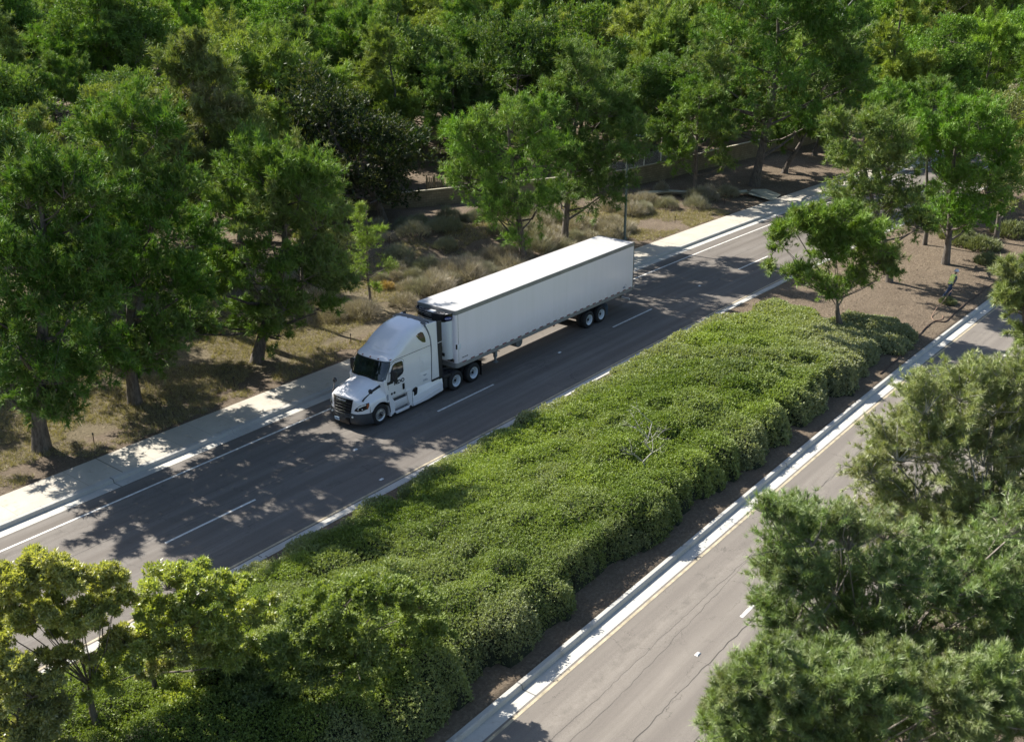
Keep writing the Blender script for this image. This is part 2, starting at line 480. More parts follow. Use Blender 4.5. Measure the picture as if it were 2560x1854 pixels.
# side street crossing far down the road
mb = MB(); mb.add([(118, -70, .012), (131, -70, .012), (146, 70, .012), (133, 70, .012)], [(0, 1, 2, 3)])
o = mb.build('side_road', M_road2); tag(o, kind='structure')
mb = MB()
mb.add([(131, 8, .02), (133, 8, .02), (136, 34, .02), (134, 34, .02)], [(0, 1, 2, 3)]); mb.add([(131, 8, .02), (131, 8, .16), (134, 34, .16), (134, 34, .02)], [(0, 1, 2, 3)]); mb.add([(131, 8, .16), (133, 8, .16), (136, 34, .16), (134, 34, .16)], [(0, 1, 2, 3)])
o = mb.build('side_pavement', M_walk); tag(o, kind='structure')

# ---- painted markings, 4 mm above the asphalt crown
rs = np.random.RandomState(5)
def crown(v):
    if v > -10: return np.interp(v, [-4.36, -1, 4.32], [0, .03, 0])
    return np.interp(v, [-24, -20, -16.92], [0, .03, 0])
def line(name, v, wd, x0, x1, m):
    return strip(name, [(v - wd / 2, crown(v - wd / 2) + .005), (v + wd / 2, crown(v + wd / 2) + .005)], m, x0, x1)
line('edge_line', 3.36, .11, -60, 190, M_white)
for k in range(-4, 9):
    line('lane_dash', -.97 - .0, .11, -17.6 + 15.05 * k, -13.4 + 15.05 * k, M_white)
for k in range(-4, 9):
    line('lane_dash', -19.93, .12, 6.2 + 15.0 * k, 10.3 + 15.0 * k, M_white)
line('yellow_line', -4.22, .10, -60, 190, M_yel)
line('yellow_line', -17.06, .10, -60, 190, M_yel)
# ---- long tar cracks, wandering narrow strips
cm = MB()
def crack(v0, x0, x1, wd=.022, amp=.22, slope=0.0, seed=0):
    X = np.arange(x0, x1, .22)
    n = (fbm(X * .16, X * 0 + seed, seed, 5) - .5) * amp * 2.2 + (vnoise(X * 1.3, X * 0, seed + 9) - .5) * .05 + (vnoise(X * 4.3, X * 0, seed + 12) - .5) * .07
    v = v0 + n + slope * (X - x0)
    c = cx(X); w2 = wd * (.5 + vnoise(X * 1.1, X * 0, seed + 4))
    z = np.array([crown(a) for a in v]) + .004
    vs = []
    for i in range(len(X)): vs += [(X[i], v[i] + c[i] - w2[i] / 2, z[i]), (X[i], v[i] + c[i] + w2[i] / 2, z[i])]
    cm.add(vs, [(2 * i, 2 * i + 2, 2 * i + 3, 2 * i + 1) for i in range(len(X) - 1)])
crack(-20.25, -45, 95, .024, .03, seed=1); crack(.9, -45, 95, .018, .05, seed=2); crack(-.35, -45, 95, .016, .02, seed=3)
crack(-21.6, -45, 60, .018, .05, seed=4); crack(-18.4, -30, 50, .009, .15, seed=5); crack(2.0, -20, 70, .010, .10, seed=6)
crack(-2.6, -45, 70, .008, .1, seed=7); crack(-19.0, -28, 6, .009, .3, .02, 8)
o = cm.build('road_cracks', M_crack, recalc=False); tag(o, kind='structure')

# ---- ground sheet
WALL = [(14, 31.5), (22, 27.9), (29, 24.4), (36, 20.6), (42.7, 17.6), (49, 16.6), (56, 15.9), (66, 14.8), (80, 13.0)]
def wall_y(x): return np.interp(x, [p[0] for p in WALL], [p[1] for p in WALL])
def H(x, y):
    x = np.asarray(x, float); y = np.asarray(y, float); v = y - cx(x)
    z = np.full(np.broadcast(x, y).shape, .12)
    road = ((v > -16.3) & (v < -4.85))
    med = .13 + .10 * np.clip(1 - np.abs(v + 10.5) / 5.5, 0, 1)
    onroad = ((v >= -24.6) & (v <= -16.3)) | ((v >= -4.85) & (v <= 6.9))
    left = .13 + .028 * np.clip(v - 7.1, 0, 5) + .05 * np.clip(v - 12, 0, 12)
    # earth mound with a ridge, seen behind the trailer
    d = ((x - 19) * .45 + (y - 18.3) * .89)          # distance from the ridge line
    a = (x - 19) * .89 - (y - 18.3) * .45
    ridge = .95 * np.exp(-(np.where(d < 0, d / 4.6, d / 2.2)) ** 2) * np.exp(-(a / 8.5) ** 4)
    left = left + ridge + .5 * sstep(6, 20, x) * sstep(8, 13, v) * (1 - sstep(20, 27, x)) * .3
    far = sstep(26, 60, y) * 1.2 + 0.018 * np.clip(y - 40, 0, 300) + .9 * (fbm(x * .03, y * .03, 3, 3) - .5) * sstep(28, 50, y)
    left = left + far
    right = .15 + .02 * np.clip(-24.7 - v, 0, 10)
    rough = (fbm(x * .8, y * .8, 7, 4) - .5) * .16
    z = np.where(v > 7.1, left + rough * sstep(7.1, 8.0, v), z)
    z = np.where(road, med + rough * .5, z)
    z = np.where(v < -24.7, right + rough * .5, z)
    z = np.where(onroad, -.14, z)
    return z
def ground_sheet():
    xs = np.concatenate([[-900, -500, -300, -200, -150, -110, -85, -70, -60], np.arange(-50, 75, .35), np.arange(75, 120, 1.0), np.arange(120, 300, 6), [330, 400, 500, 700, 1000, 1500]])
    vs = np.concatenate([[-1500, -900, -500, -300, -200, -120, -80, -55, -42], np.arange(-36, -24.8, 1.2), [-24.72, -24.6, -24.3, -20, -16.6, -16.32, -16.29], np.arange(-16, -5, .4), [-4.9, -4.87, -4.5, 0, 4, 6.9, 7.08, 7.13, 7.2], np.arange(7.5, 22, .3), np.arange(22, 40, .6), np.arange(40, 80, 2.0), np.arange(80, 260, 8), [300, 400, 550, 800, 1200, 1800]])
    X, V = np.meshgrid(xs, vs, indexing='ij')
    Y = V + cx(X) * (1 - sstep(30, 90, np.abs(V)))
    Z = H(X, Y)
    n, m = X.shape
    co = np.stack([X, Y, Z], -1).reshape(-1, 3)
    me = bpy.data.meshes.new('ground')
    idx = np.arange(n * m).reshape(n, m)
    f = np.stack([idx[:-1, :-1], idx[1:, :-1], idx[1:, 1:], idx[:-1, 1:]], -1).reshape(-1, 4)
    me.vertices.add(n * m); me.vertices.foreach_set('co', co.astype(np.float32).ravel())
    me.loops.add(f.size); me.loops.foreach_set('vertex_index', f.astype(np.int32).ravel())
    me.polygons.add(len(f)); me.polygons.foreach_set('loop_start', np.arange(0, f.size, 4, dtype=np.int32))
    me.update(calc_edges=True)
    me.polygons.foreach_set('use_smooth', np.ones(len(f), bool))
    v = co[:, 1] - cx(co[:, 0])
    ol = sstep(8.0, 10.5, v) * (1 - sstep(2, 16, co[:, 0])) + sstep(60, 90, co[:, 1]) * .5
    at = me.attributes.new('olive', 'FLOAT', 'POINT'); at.data.foreach_set('value', ol.astype(np.float32))
    o = link('ground', me, None, M_soil); tag(o, kind='structure')
ground_sheet()

# ---- block wall beyond the bank, with coping; steel posts and mesh on top
wp = []
for i in range(len(WALL) - 1):
    (x0, y0), (x1, y1) = WALL[i], WALL[i + 1]
    for t in np.linspace(0, 1, 6)[:-1]: wp.append((x0 + (x1 - x0) * t, y0 + (y1 - y0) * t))
wt = empty('block_wall', (42, 17.8, .6), 'long low tan block wall behind the trees on the far bank', 'wall')
mb = MB(); cp = MB()
for i in range(len(wp) - 1):
    (x0, y0), (x1, y1) = wp[i], wp[i + 1]
    g0, g1 = float(H(x0, y0)), float(H(x1, y1)); top = 2.15
    mb.add([(x0, y0, g0 - .3), (x1, y1, g1 - .3), (x1, y1, top), (x0, y0, top), (x0, y0 + .2, g0 - .3), (x1, y1 + .2, g1 - .3), (x1, y1 + .2, top), (x0, y0 + .2, top)], [(0, 1, 2, 3), (5, 4, 7, 6), (3, 2, 6, 7)])
    cp.add([(x0, y0 - .04, top + .001), (x1, y1 - .04, top + .001), (x1, y1 + .24, top + .001), (x0, y0 + .24, top + .001), (x0, y0 - .04, top + .07), (x1, y1 - .04, top + .07), (x1, y1 + .24, top + .07), (x0, y0 + .24, top + .07)], [(0, 1, 5, 4), (4, 5, 6, 7), (2, 3, 7, 6), (3, 2, 1, 0)])
def mat_blocks():
    t = NT('block_wall_face'); ob = t.coord('Object')
    br = t.node('ShaderNodeTexBrick', Scale=1.0); br.offset = .5
    mp = t.n.new('ShaderNodeMapping'); mp.inputs['Rotation'].default_value = (R_(90), 0, 0); t.l.new(ob, mp.inputs[0]); t.l.new(mp.outputs[0], br.inputs['Vector'])
    br.inputs['Color1'].default_value = (.20, .17, .105, 1); br.inputs['Color2'].default_value = (.25, .21, .135, 1); br.inputs['Mortar'].default_value = (.12, .10, .07, 1)
    br.inputs['Mortar Size'].default_value = .012; br.inputs['Brick Width'].default_value = .4; br.inputs['Row Height'].default_value = .2
    n = t.noise(1.3, 5, .6, ob)
    t.set('Base Color', t.mix(t.ramp(n, [(.4, 0.0), (.7, .6)]), br.outputs['Color'], (.10, .085, .055))); t.set('Roughness', .92)
    t.bump(t.noise(20, 3, .6, ob), .3, .01)
    return t.m
mb.build('wall_face', mat_blocks(), wt, (42, 17.8, .6), recalc=False)
cp.build('coping', simple('coping', (.36, .33, .24), .9, var=.2), wt, (42, 17.8, .6), recalc=False)
ft = empty('mesh_fence', (43, 17.6, 2.2), 'white posts and thin wire mesh standing on top of the block wall', 'fence')
M_post = simple('white_post', (.62, .6, .54), .6)
wire = MB()
fx = [38.5, 40.8, 43.1, 45.4, 47.7, 50.0]
for x in fx:
    y = float(wall_y(x)) + .1
    p = MB(); p.box(x - .045, x + .045, y - .045, y + .045, 2.2, 3.35); p.build('post', M_post, ft, (43, 17.6, 2.2), bevel=.008)
for a, b in zip(fx[:-1], fx[1:]):
    ya, yb = float(wall_y(a)) + .1, float(wall_y(b)) + .1
    for k in range(9):
        z = 2.35 + k * .12
        wire.tube([(a, ya, z), (b, yb, z)], .006, 3, False)
    for k in range(18):
        t = k / 18; wire.tube([(a + (b - a) * t, ya + (yb - ya) * t, 2.3), (a + (b - a) * t, ya + (yb - ya) * t, 3.3)], .005, 3, False)
wire.build('wire_mesh', M_post, ft, (43, 17.6, 2.2), recalc=False)
# weathered timber gate panel behind the mound
gx0, gy0 = 27.6, 27.2; gz0 = float(H(gx0, gy0))
tg = empty('timber_fence', (gx0, gy0, gz0), 'short weathered grey-brown timber slat fence behind the mound', 'fence')
M_tim = simple('timber', (.20, .165, .10), .85, var=.35, scale=4, bump=.3)
dv = np.array([.86, -.5]); 
for k in range(9):
    x = gx0 + dv[0] * k * .17; y = gy0 + dv[1] * k * .17
    if k % 4 == 0: q = MB(); q.box(x - .05, x + .05, y + .03, y + .12, gz0 - .2, gz0 + 2.15); q.build('post', M_tim, tg, (gx0, gy0, gz0))
    q = MB(); q.box(x - .07, x + .07, y - .015, y + .015, gz0 + .05, gz0 + 1.95 + .05 * math.sin(k * 2.3)); q.build('slat', M_tim, tg, (gx0, gy0, gz0))
# brow ditch: concrete channel curving down to the pavement
dp = [(41.0, 14.9), (43.4, 13.4), (44.2, 11.75), (45.3, 10.6), (46.4, 9.5), (47.4, 8.65), (48.4, 8.25)]
pr_ = [(-.42, .16), (-.36, .18), (-.2, -.02), (.2, -.02), (.36, .18), (.42, .16)]
rows = []
for i, (x, y) in enumerate(dp):
    a = np.array(dp[max(i - 1, 0)]); b = np.array(dp[min(i + 1, len(dp) - 1)]); d = (b - a) / np.linalg.norm(b - a); nrm = np.array([-d[1], d[0]])
    zz = float(np.interp(i, [0, 6], [.66, .42]))
    rows.append([(x + nrm[0] * s, y + nrm[1] * s, zz + h) for s, h in pr_])
mb = MB(); mb.grid(rows); mb.add([rows[-1][0], rows[-1][5], (49.6, 6.0, .24), (47.4, 5.6, .22)], [(0, 1, 2, 3)])
mb.add([(49.3, 8.5, .52), (50.4, 7.6, .45), (50.0, 6.05, .235), (47.3, 5.5, .225), (47.4, 7.9, .5)], [(0, 1, 2, 3, 4)])
o = mb.build('drainage_channel', simple('channel_concrete', (.36, .35, .27), .9, var=.15), recalc=False); tag(o, kind='structure')

# ---- street lamps
M_pole = simple('lamp_pole', (.13, .17, .16), .55, .3, var=.1)
def lamp(loc, h, label, arm):
    t = empty('street_lamp', loc, label, 'street lamp', 'street lamps beside the roads')
    a = MB(); a.tube([(loc[0], loc[1], loc[2] - .2), (loc[0], loc[1], loc[2] + h * .5), (loc[0], loc[1], loc[2] + h)], [.105, .085, .06], 14); a.build('pole', M_pole, t, loc, smooth=True)
    a = MB(); a.lathe([(.0, 0), (.2, 0), (.2, .12), (.13, .2), (.0, .2)], loc, 'z', 16); a.build('base', M_pole, t, loc)
    e = (loc[0] + arm[0], loc[1] + arm[1], loc[2] + h + .25)
    a = MB(); a.tube([(loc[0], loc[1], loc[2] + h - .05), (loc[0] + arm[0] * .4, loc[1] + arm[1] * .4, loc[2] + h + .2), e], [.05, .04, .035], 8); a.build('arm', M_pole, t, loc, smooth=True)
    a = MB(); a.box(e[0] - .16, e[0] + .16, e[1] - .35, e[1] + .35, e[2] - .08, e[2] + .06); a.build('lamp_head', M_pole, t, loc, bevel=.03)
lamp((28.6, 8.5, .3), 7.3, 'grey-green lamp pole behind the trailer, its top lost in the pine crown', (.7, -.5))
lamp((119.0, 6.5, .2), 8.0, 'far thin lamp pole at the right edge beyond the median trees', (0, -1.8))
# ================================================================== TRACTOR
YC = 1.295
T0 = (-3.2, YC, 0.0)
M_paint = simple('white_truck_paint', (.77, .765, .785), .28, var=.02, coat=.6)
M_pl = simple('black_plastic', (.016, .017, .019), .55, var=.2)
M_blk = simple('black_gloss', (.008, .008, .009), .18, var=.1)
M_bump = simple('bumper_plastic', (.040, .045, .052), .6, var=.15)
M_tyre = simple('tyre_rubber', (.018, .018, .019), .85, var=.3, scale=8, bump=.3, bscale=60)
M_rim = simple('white_rim', (.62, .66, .70), .4, var=.08)
M_alu = simple('polished_rim', (.62, .62, .62), .32, .75, var=.1)
M_steel = simple('painted_steel', (.10, .10, .105), .6, .2, var=.3, scale=6)
M_chr = simple('chrome', (.85, .86, .88), .16, 1.0, var=.05)
M_seam = simple('panel_gap', (.03, .035, .04), .8)
M_step = simple('step_grey', (.17, .175, .18), .6, .2, var=.2)
def mat_glass():
    t = NT('window_glass'); ob = t.coord()
    n = t.noise(1.6, 3, .5, ob)
    t.set('Base Color', t.ramp(n, [(.4, (.006, .009, .010)), (.7, (.022, .034, .036))])); t.set('Roughness', .04); t.set('Specular IOR Level', .8); t.set('Coat Weight', .5)
    return t.m
M_glass = mat_glass()
M_amber = simple('amber_lens', (.30, .075, .02), .3)
M_red = simple('red_lens', (.42, .03, .03), .35)

def TB(mb, name, m, parent, **k): return mb.build(name, m, parent, T0, **k)
trac = empty('truck_tractor', T0, 'white long-nose sleeper truck tractor with black grille pulling the trailer', 'truck')

# ---- cab and sleeper shell: horizontal slices
ZS = [1.02, 1.4, 1.75, 1.95, 2.0, 2.3, 2.6, 2.84, 2.92, 3.02, 3.16, 3.35, 3.55, 3.74, 3.88, 3.97, 4.02, 4.05]
XF = [-4.90, -4.92, -4.94, -4.96, -4.945, -4.82, -4.67, -4.56, -4.50, -4.28, -4.08, -3.87, -3.62, -3.32, -3.0, -2.66, -2.36, -2.1]
WF = [1.135, 1.14, 1.14, 1.14, 1.14, 1.135, 1.12, 1.11, 1.11, 1.11, 1.105, 1.09, 1.06, 1.01, .95, .87, .77, .6]
LF = [.3, .3, .3, .38, .42, .46, .5, .55, .6, .75, .9, 1.0, 1.1, 1.15, 1.1, 1.0, .8, .6]
XR = [-1.68, -1.68, -1.68, -1.67, -1.67, -1.66, -1.64, -1.62, -1.62, -1.63, -1.65, -1.69, -1.74, -1.8, -1.86, -1.91, -1.94, -1.96]
def ip(z, A): return float(np.interp(z, ZS, A))
def cabpt(s, z, off=0.0):
    """s in [-1,1] across the front from far side (+1) to near side (-1); |s|>1 runs back along the sides"""
    xf, wd, L, xr = ip(z, XF), ip(z, WF), ip(z, LF), ip(z, XR)
    a = abs(s)
    if a <= 1:
        t = a * math.pi / 2; m = 3.4
        x = xf + L - L * math.cos(t) ** (2 / m); y = wd * math.sin(t) ** (2 / m)
        if off:
            x -= off * math.cos(t) ** .6; y += off * math.sin(t) ** 1.5
    else:
        x = xf + L + (xr - xf - L) * (a - 1); y = wd + off
    return (x, YC + math.copysign(y, s), z)
sv = [-2, -1.8, -1.6, -1.4, -1.2, -1.1] + list(np.linspace(-1, 1, 33)) + [1.1, 1.2, 1.4, 1.6, 1.8, 2]
mb = MB(); mb.grid([[cabpt(s, z) for s in sv] for z in ZS])
top = [cabpt(s, ZS[-1]) for s in sv]
mb.add(top + [(-2.0, YC, 4.075)], [(i, i + 1, len(top)) for i in range(len(top) - 1)] + [(len(top) - 1, 0, len(top))])
mb.add([cabpt(2, z) for z in ZS] + [cabpt(-2, z) for z in ZS], [(i, i + 1, len(ZS) + i + 1, len(ZS) + i) for i in range(len(ZS) - 1)])
TB(mb, 'cab', M_paint, trac, smooth=50)
# visor crease and roof capsule rib (raised welts)
w_ = MB(); w_.tube([cabpt(s, 3.08 - .08 * abs(s) ** 3 + .0, .006) for s in np.linspace(-.62, .62, 15)], .011, 6)
rib = []
for s, z in [(-.40, 3.93), (-.46, 3.78), (-.50, 3.55), (-.50, 3.35), (-.44, 3.26), (-.3, 3.22), (0, 3.20), (.3, 3.22), (.44, 3.26), (.50, 3.35), (.50, 3.55), (.46, 3.78), (.40, 3.93)]: rib.append(cabpt(s, z, .004))
w_.tube(rib, .014, 6)
TB(w_, 'roof_rib', M_paint, trac, smooth=60)
# windshield: dark surround then glass
def patch(smin, smax, zmin, zmax, off, n=24, m=8, r=.0):
    g = []
    for j in range(m + 1):
        z = zmin + (zmax - zmin) * j / m
        e = 0
        tt = j / m
        k = (1 - r * max(0, (abs(tt - .5) * 2 - .8) / .2) ** 2)
        g.append([cabpt(s * k, z, off) for s in np.linspace(smin, smax, n + 1)])
    return g
mb = MB(); mb.grid(patch(-.80, .80, 1.985, 2.83, .006, r=.06)); TB(mb, 'windshield_frame', M_pl, trac, smooth=60, recalc=False)
mb = MB(); mb.grid(patch(-.765, .765, 2.03, 2.79, .012, r=.07)); ws = TB(mb, 'windshield', M_glass, trac, smooth=60, recalc=False)
mb = MB(); mb.grid([[cabpt(s, z, .016) for s in (.672, .70)] for z in np.linspace(2.1, 2.76, 5)]); mb.build('sunlit_pillar_strip', simple('painted_sunlit_strip', (.42, .46, .46), .6), ws, T0, recalc=False)  # pale strip laid on the glass, painting in a sunlit pillar behind it
mb = MB(); mb.box(-4.985, -4.965, YC - .72, YC - .64, 2.10, 2.125); 
mb = MB(); mb.grid([[cabpt(s, z, .016) for s in np.linspace(-.60, -.55, 3)] for z in (2.12, 2.14)]); mb.build('sticker', simple('sticker', (.5, .52, .5), .5), ws, T0, recalc=False)
for a, b in ((-.35, .02), (.3, .6)):
    mb = MB(); mb.tube([cabpt(a, 2.0, .03), cabpt((a + b) / 2, 2.07, .035), cabpt(b, 2.1, .03)], .012, 5); mb.build('wiper', M_pl, ws, T0)
for s in (-.74, -.17, 0, .17, .74):
    x, y, z = cabpt(s, 2.885, .0)
    mb = MB(); mb.box(x - .07, x + .05, y - .02, y + .02, z - .01, z + .035); TB(mb, 'marker_light', M_amber, trac, bevel=.012)
# side panels: seams, doors, windows, porthole, hatches
def side(sgn, pts, depth, base, zf=None):
    """polygon in (x,z) laid on a side of the cab"""
    mb = MB()
    def f(o): return lambda x, z: (x, YC + sgn * (ip(z, WF) + base + o), z)
    mb.prism(pts, f(-.02), f(depth)); return mb
def sideline(sgn, pts, off=.003, wd=.012):
    mb = MB(); mb.tube([(x, YC + sgn * (ip(z, WF) + off), z) for x, z in pts], wd, 5); return mb
def rr(x0, x1, z0, z1, r):
    P = []
    for cx_, cz_, a0 in ((x1 - r, z1 - r, 0), (x0 + r, z1 - r, 90), (x0 + r, z0 + r, 180), (x1 - r, z0 + r, 270)):
        for k in range(4): P.append((cx_ + r * math.cos(R_(a0 + k * 30)), cz_ + r * math.sin(R_(a0 + k * 30))))
    return P
WIN = [(-4.44, 2.02), (-4.36, 2.40), (-4.24, 2.60), (-4.10, 2.665), (-3.70, 2.665), (-3.62, 2.60), (-3.61, 2.18), (-3.68, 2.07), (-3.95, 1.97), (-4.3, 1.94), (-4.42, 1.95)]
def grow(P, d):
    c = np.mean(np.array(P), 0); return [tuple(c + (np.array(p) - c) * (1 + d / np.linalg.norm(np.array(p) - c))) for p in P]
for sgn in (-1, 1):
    # door: thin raised skin with the window in it
    dpoly = [(-4.60, 1.07), (-4.62, 1.9), (-4.53, 2.42), (-4.40, 2.66), (-4.18, 2.755), (-3.62, 2.755), (-3.53, 2.68), (-3.53, 1.07)]
    dr = TB(side(sgn, dpoly, .014, 0), 'door', M_paint, trac, bevel=.006)
    g_ = MB(); P = [(x, z) for x, z in grow(dpoly, .012)]
    g_.tube([(x, YC + sgn * (ip(z, WF) + .004), z) for x, z in P + P[:1]], .008, 5); g_.build('door_gap', M_seam, dr, T0)
    side(sgn, grow(WIN, .035), .019, 0).build('window_seal', M_pl, dr, T0)
    side(sgn, WIN, .025, 0).build('window', M_glass, dr, T0)
    mb = MB(); y = YC + sgn * 1.14
    mb.xz(rr(-3.70, -3.58, 1.26, 1.56, .03), min(y, y + sgn * .04), max(y, y + sgn * .04)); mb.build('handle', M_blk, dr, T0, bevel=.01)
    # porthole and its seam
    PH = [(-2.56, 3.56), (-2.42, 3.63), (-2.2, 3.66), (-2.08, 3.6), (-1.99, 3.36), (-1.97, 3.14), (-2.02, 3.10), (-2.2, 3.17), (-2.42, 3.36)]
    TB(side(sgn, PH, .012, 0), 'porthole', M_glass, trac)
    # roof-cap seam and rear seam
    TB(sideline(sgn, [(-4.66, 2.5), (-4.55, 2.66), (-4.36, 2.80), (-4.1, 2.84), (-3.0, 2.845), (-1.62, 2.85)]), 'roof_seam', M_seam, trac)
    TB(sideline(sgn, [(-1.69, 1.06), (-1.67, 1.9), (-1.63, 2.8), (-1.67, 3.2), (-1.76, 3.55), (-1.88, 3.85), (-1.97, 4.0)], .004, .013), 'rear_seam', M_seam, trac)
    # raised locker panels on the sleeper side
    TB(side(sgn, rr(-2.46, -1.83, 1.74, 2.52, .06), .012, 0), 'side_panel', M_paint, trac, bevel=.008)
    TB(side(sgn, rr(-2.26, -2.08, 2.02, 2.28, .04), .02, 0), 'panel_latch', M_paint, trac, bevel=.008)
    hp = TB(side(sgn, rr(-2.50, -1.76, 1.12, 1.64, .07), .010, 0), 'locker_door', M_paint, trac, bevel=.006)
    dk = simple('grey_decal', (.22, .25, .32), .6, var=.5, scale=30)
    for z0, x0, x1 in ((1.50, -2.28, -2.02), (1.46, -2.2, -2.08), (1.20, -2.30, -1.95), (1.255, -2.28, -2.0)):
        side(sgn, [(x0, z0), (x1, z0), (x1, z0 + .03), (x0, z0 + .03)], .012, 0).build('decal', dk, hp, T0)
    # extender between cab and trailer, black rubber edge behind it
    ex = MB(); y0, y1 = YC + sgn * 1.125, YC + sgn * 1.20
    ep = [(-1.665, 1.09), (-1.62, 2.0), (-1.60, 2.84), (-1.64, 3.2), (-1.74, 3.55), (-1.86, 3.82), (-1.9, 3.95), (-1.2, 3.93), (-1.19, 1.11)]
    ex.prism(ep, lambda x, z: (x, YC + sgn * (1.10 - .10 * max(0, z - 3.5)), z), lambda x, z: (x, YC + sgn * (1.16 + .03 * (x + 1.66) / .46 - .13 * max(0, z - 3.45)), z))
    TB(ex, 'side_extender', M_paint, trac, bevel=.012)
    rb = MB(); rb.prism([(-1.19, .96), (-1.2, 3.93), (-.90, 3.90), (-.93, .96)], lambda x, z: (x, YC + sgn * 1.14, z), lambda x, z: (x, YC + sgn * 1.185, z)); TB(rb, 'rubber_edge', M_pl, trac, bevel=.01)
    rb = MB(); rb.prism([(-1.2, 2.835), (-.9, 2.835), (-.9, 2.86), (-1.2, 2.86)], lambda x, z: (x, YC + sgn * 1.14, z), lambda x, z: (x, YC + sgn * 1.192, z)); TB(rb, 'edge_trim', M_paint, trac)
    rb = MB(); rb.box(-1.7, -1.19, YC + sgn * 1.165 - .03, YC + sgn * 1.165 + .03, 1.0, 1.08); TB(rb, 'lower_trim', M_pl, trac)
# roof rear: dark deflector lip
mb = MB(); mb.grid([[(-1.98, YC + y, 4.045 - .10 * abs(y) ** 3), (-1.80, YC + y, 4.10 - .10 * abs(y) ** 3), (-1.60, YC + y, 4.12 - .12 * abs(y) ** 3), (-1.6, YC + y, 4.02 - .12 * abs(y) ** 3)] for y in np.linspace(-1.0, 1.0, 11)])
TB(mb, 'roof_deflector', simple('dark_trim', (.06, .062, .065), .5), trac, smooth=50)
mb = MB(); mb.box(-1.66, -1.6, YC - 1.1, YC + 1.1, 1.0, 3.9); TB(mb, 'rear_wall', M_paint, trac)

# ---- hood
def XFf(a, z): 
    a = abs(a)
    return -6.52 + .10 * min(a / .64, 1) ** 2 + .5 * max((a - .64) / .54, 0) ** 2.2 + .10 * (z - .84)
AF = [0, .2, .4, .56, .66, .74, .82, .9, .98, 1.05, 1.12, 1.17, 1.19]
ZF = [1.60, 1.595, 1.575, 1.54, 1.50, 1.45, 1.41, 1.38, 1.36, 1.335, 1.30, 1.25, 1.18]
ZR = [2.03, 2.025, 2.01, 1.99, 1.965, 1.935, 1.885, 1.77, 1.58, 1.46, 1.38, 1.31, 1.22]
A2 = [-a for a in AF[::-1]] + AF[1:]
def hoodpt(a, u):
    zf, zr = np.interp(abs(a), AF, ZF), np.interp(abs(a), AF, ZR)
    x0 = XFf(a, zf); x1 = -4.80 - .10 * (1 - min(abs(a), 1)) 
    k = u ** (.78 if abs(a) < .8 else .62 if abs(a) < 1.0 else 1.0)
    bul = .05 * math.sin(math.pi * u) * max(0, 1 - abs(a) / .8)
    fl = .035 * math.exp(-((u - .45) / .25) ** 2) * sstep(.95, 1.19, abs(a))
    return (x0 + (x1 - x0) * u, YC + a, zf + (zr - zf) * k + bul + float(fl))
mb = MB(); mb.grid([[hoodpt(a, u) for a in A2] for u in np.linspace(0, 1, 15)])
# front skin down to the bumper line and round the corners
fr = []
for a in A2:
    zt = float(np.interp(abs(a), AF, ZF))
    fr.append([(XFf(a, z), YC + a, z) for z in np.linspace(zt, .84, 7)])
mb.grid(fr)
# fender sides with the wheel arch cut out
WX, WZ, WR = -5.21, .51, .615
for sgn in (-1, 1):
    rows = []
    for u in np.linspace(0, 1, 15):
        x, y, z = hoodpt(1.19, u)
        ang = math.atan2(z - WZ, x - WX)
        ax = min(max(x, WX - WR * .98), WX + WR * .95)
        az = WZ + math.sqrt(max(WR ** 2 - (ax - WX) ** 2, 0)) if abs(x - WX) < WR else WZ + .33
        az = max(az, .84) if x < WX else max(az, .62)
        az = min(az, z - .02)
        rows.append([(x, YC + sgn * 1.19, z), (x, YC + sgn * 1.2, z * .5 + az * .5), (x, YC + sgn * 1.2, az), (x, YC + sgn * 1.12, az)])
    mb.grid(rows)
TB(mb, 'hood', M_paint, trac, smooth=48)
# arch lip and wheel well
for sgn in (-1, 1):
    mb = MB()
    mb.tube([(WX + (WR + .0) * math.cos(t), YC + sgn * 1.185, WZ + (WR + .0) * math.sin(t)) for t in np.linspace(R_(-8), R_(152), 20)], .022, 6)
    TB(mb, 'wheel_arch', M_pl, trac, smooth=60)
    mb = MB(); mb.grid([[(WX + .66 * math.cos(t), YC + sgn * y, WZ + .60 * math.sin(t)) for y in (.55, 1.17)] for t in np.linspace(R_(-5), R_(185), 14)]); TB(mb, 'wheel_well', M_pl, trac, recalc=False)
# hood vents (black slash), hood creases, cowl
for sgn in (-1, 1):
    P = []
    for u0, w0 in ((.40, .03), (.62, .045), (.99, .05)):
        pass
    g = []
    for u in np.linspace(.57, .985, 8):
        x, y, z = hoodpt(sgn * .86, u); wv = .03
        x1, y1, z1 = hoodpt(sgn * .915, u)
        g.append([(x, y + sgn * .012, z + .012), (x1, y1 + sgn * .016, z1 + .006)])
    mb = MB(); mb.grid(g); TB(mb, 'hood_vent', M_pl, trac, recalc=False)
    mb = MB(); mb.tube([hoodpt(sgn * .52, u) for u in np.linspace(.05, .95, 9)], .010, 5); TB(mb, 'hood_crease', M_paint, trac, smooth=60)
    mb = MB(); mb.tube([hoodpt(sgn * a, 1.0) for a in (.84, .93, 1.0, 1.08, 1.16, 1.19)] + [(-4.79, YC + sgn * 1.197, 1.0), (-4.72, YC + sgn * 1.197, .9)], .009, 5); TB(mb, 'hood_gap', M_seam, trac)
mb = MB(); mb.grid([[(x, YC + a, float(np.interp(abs(a), AF, ZR)) + dz) for a in np.linspace(-.86, .86, 15)] for x, dz in ((-4.93, -.015), (-4.72, -.03))]); TB(mb, 'cowl', M_pl, trac, recalc=False)
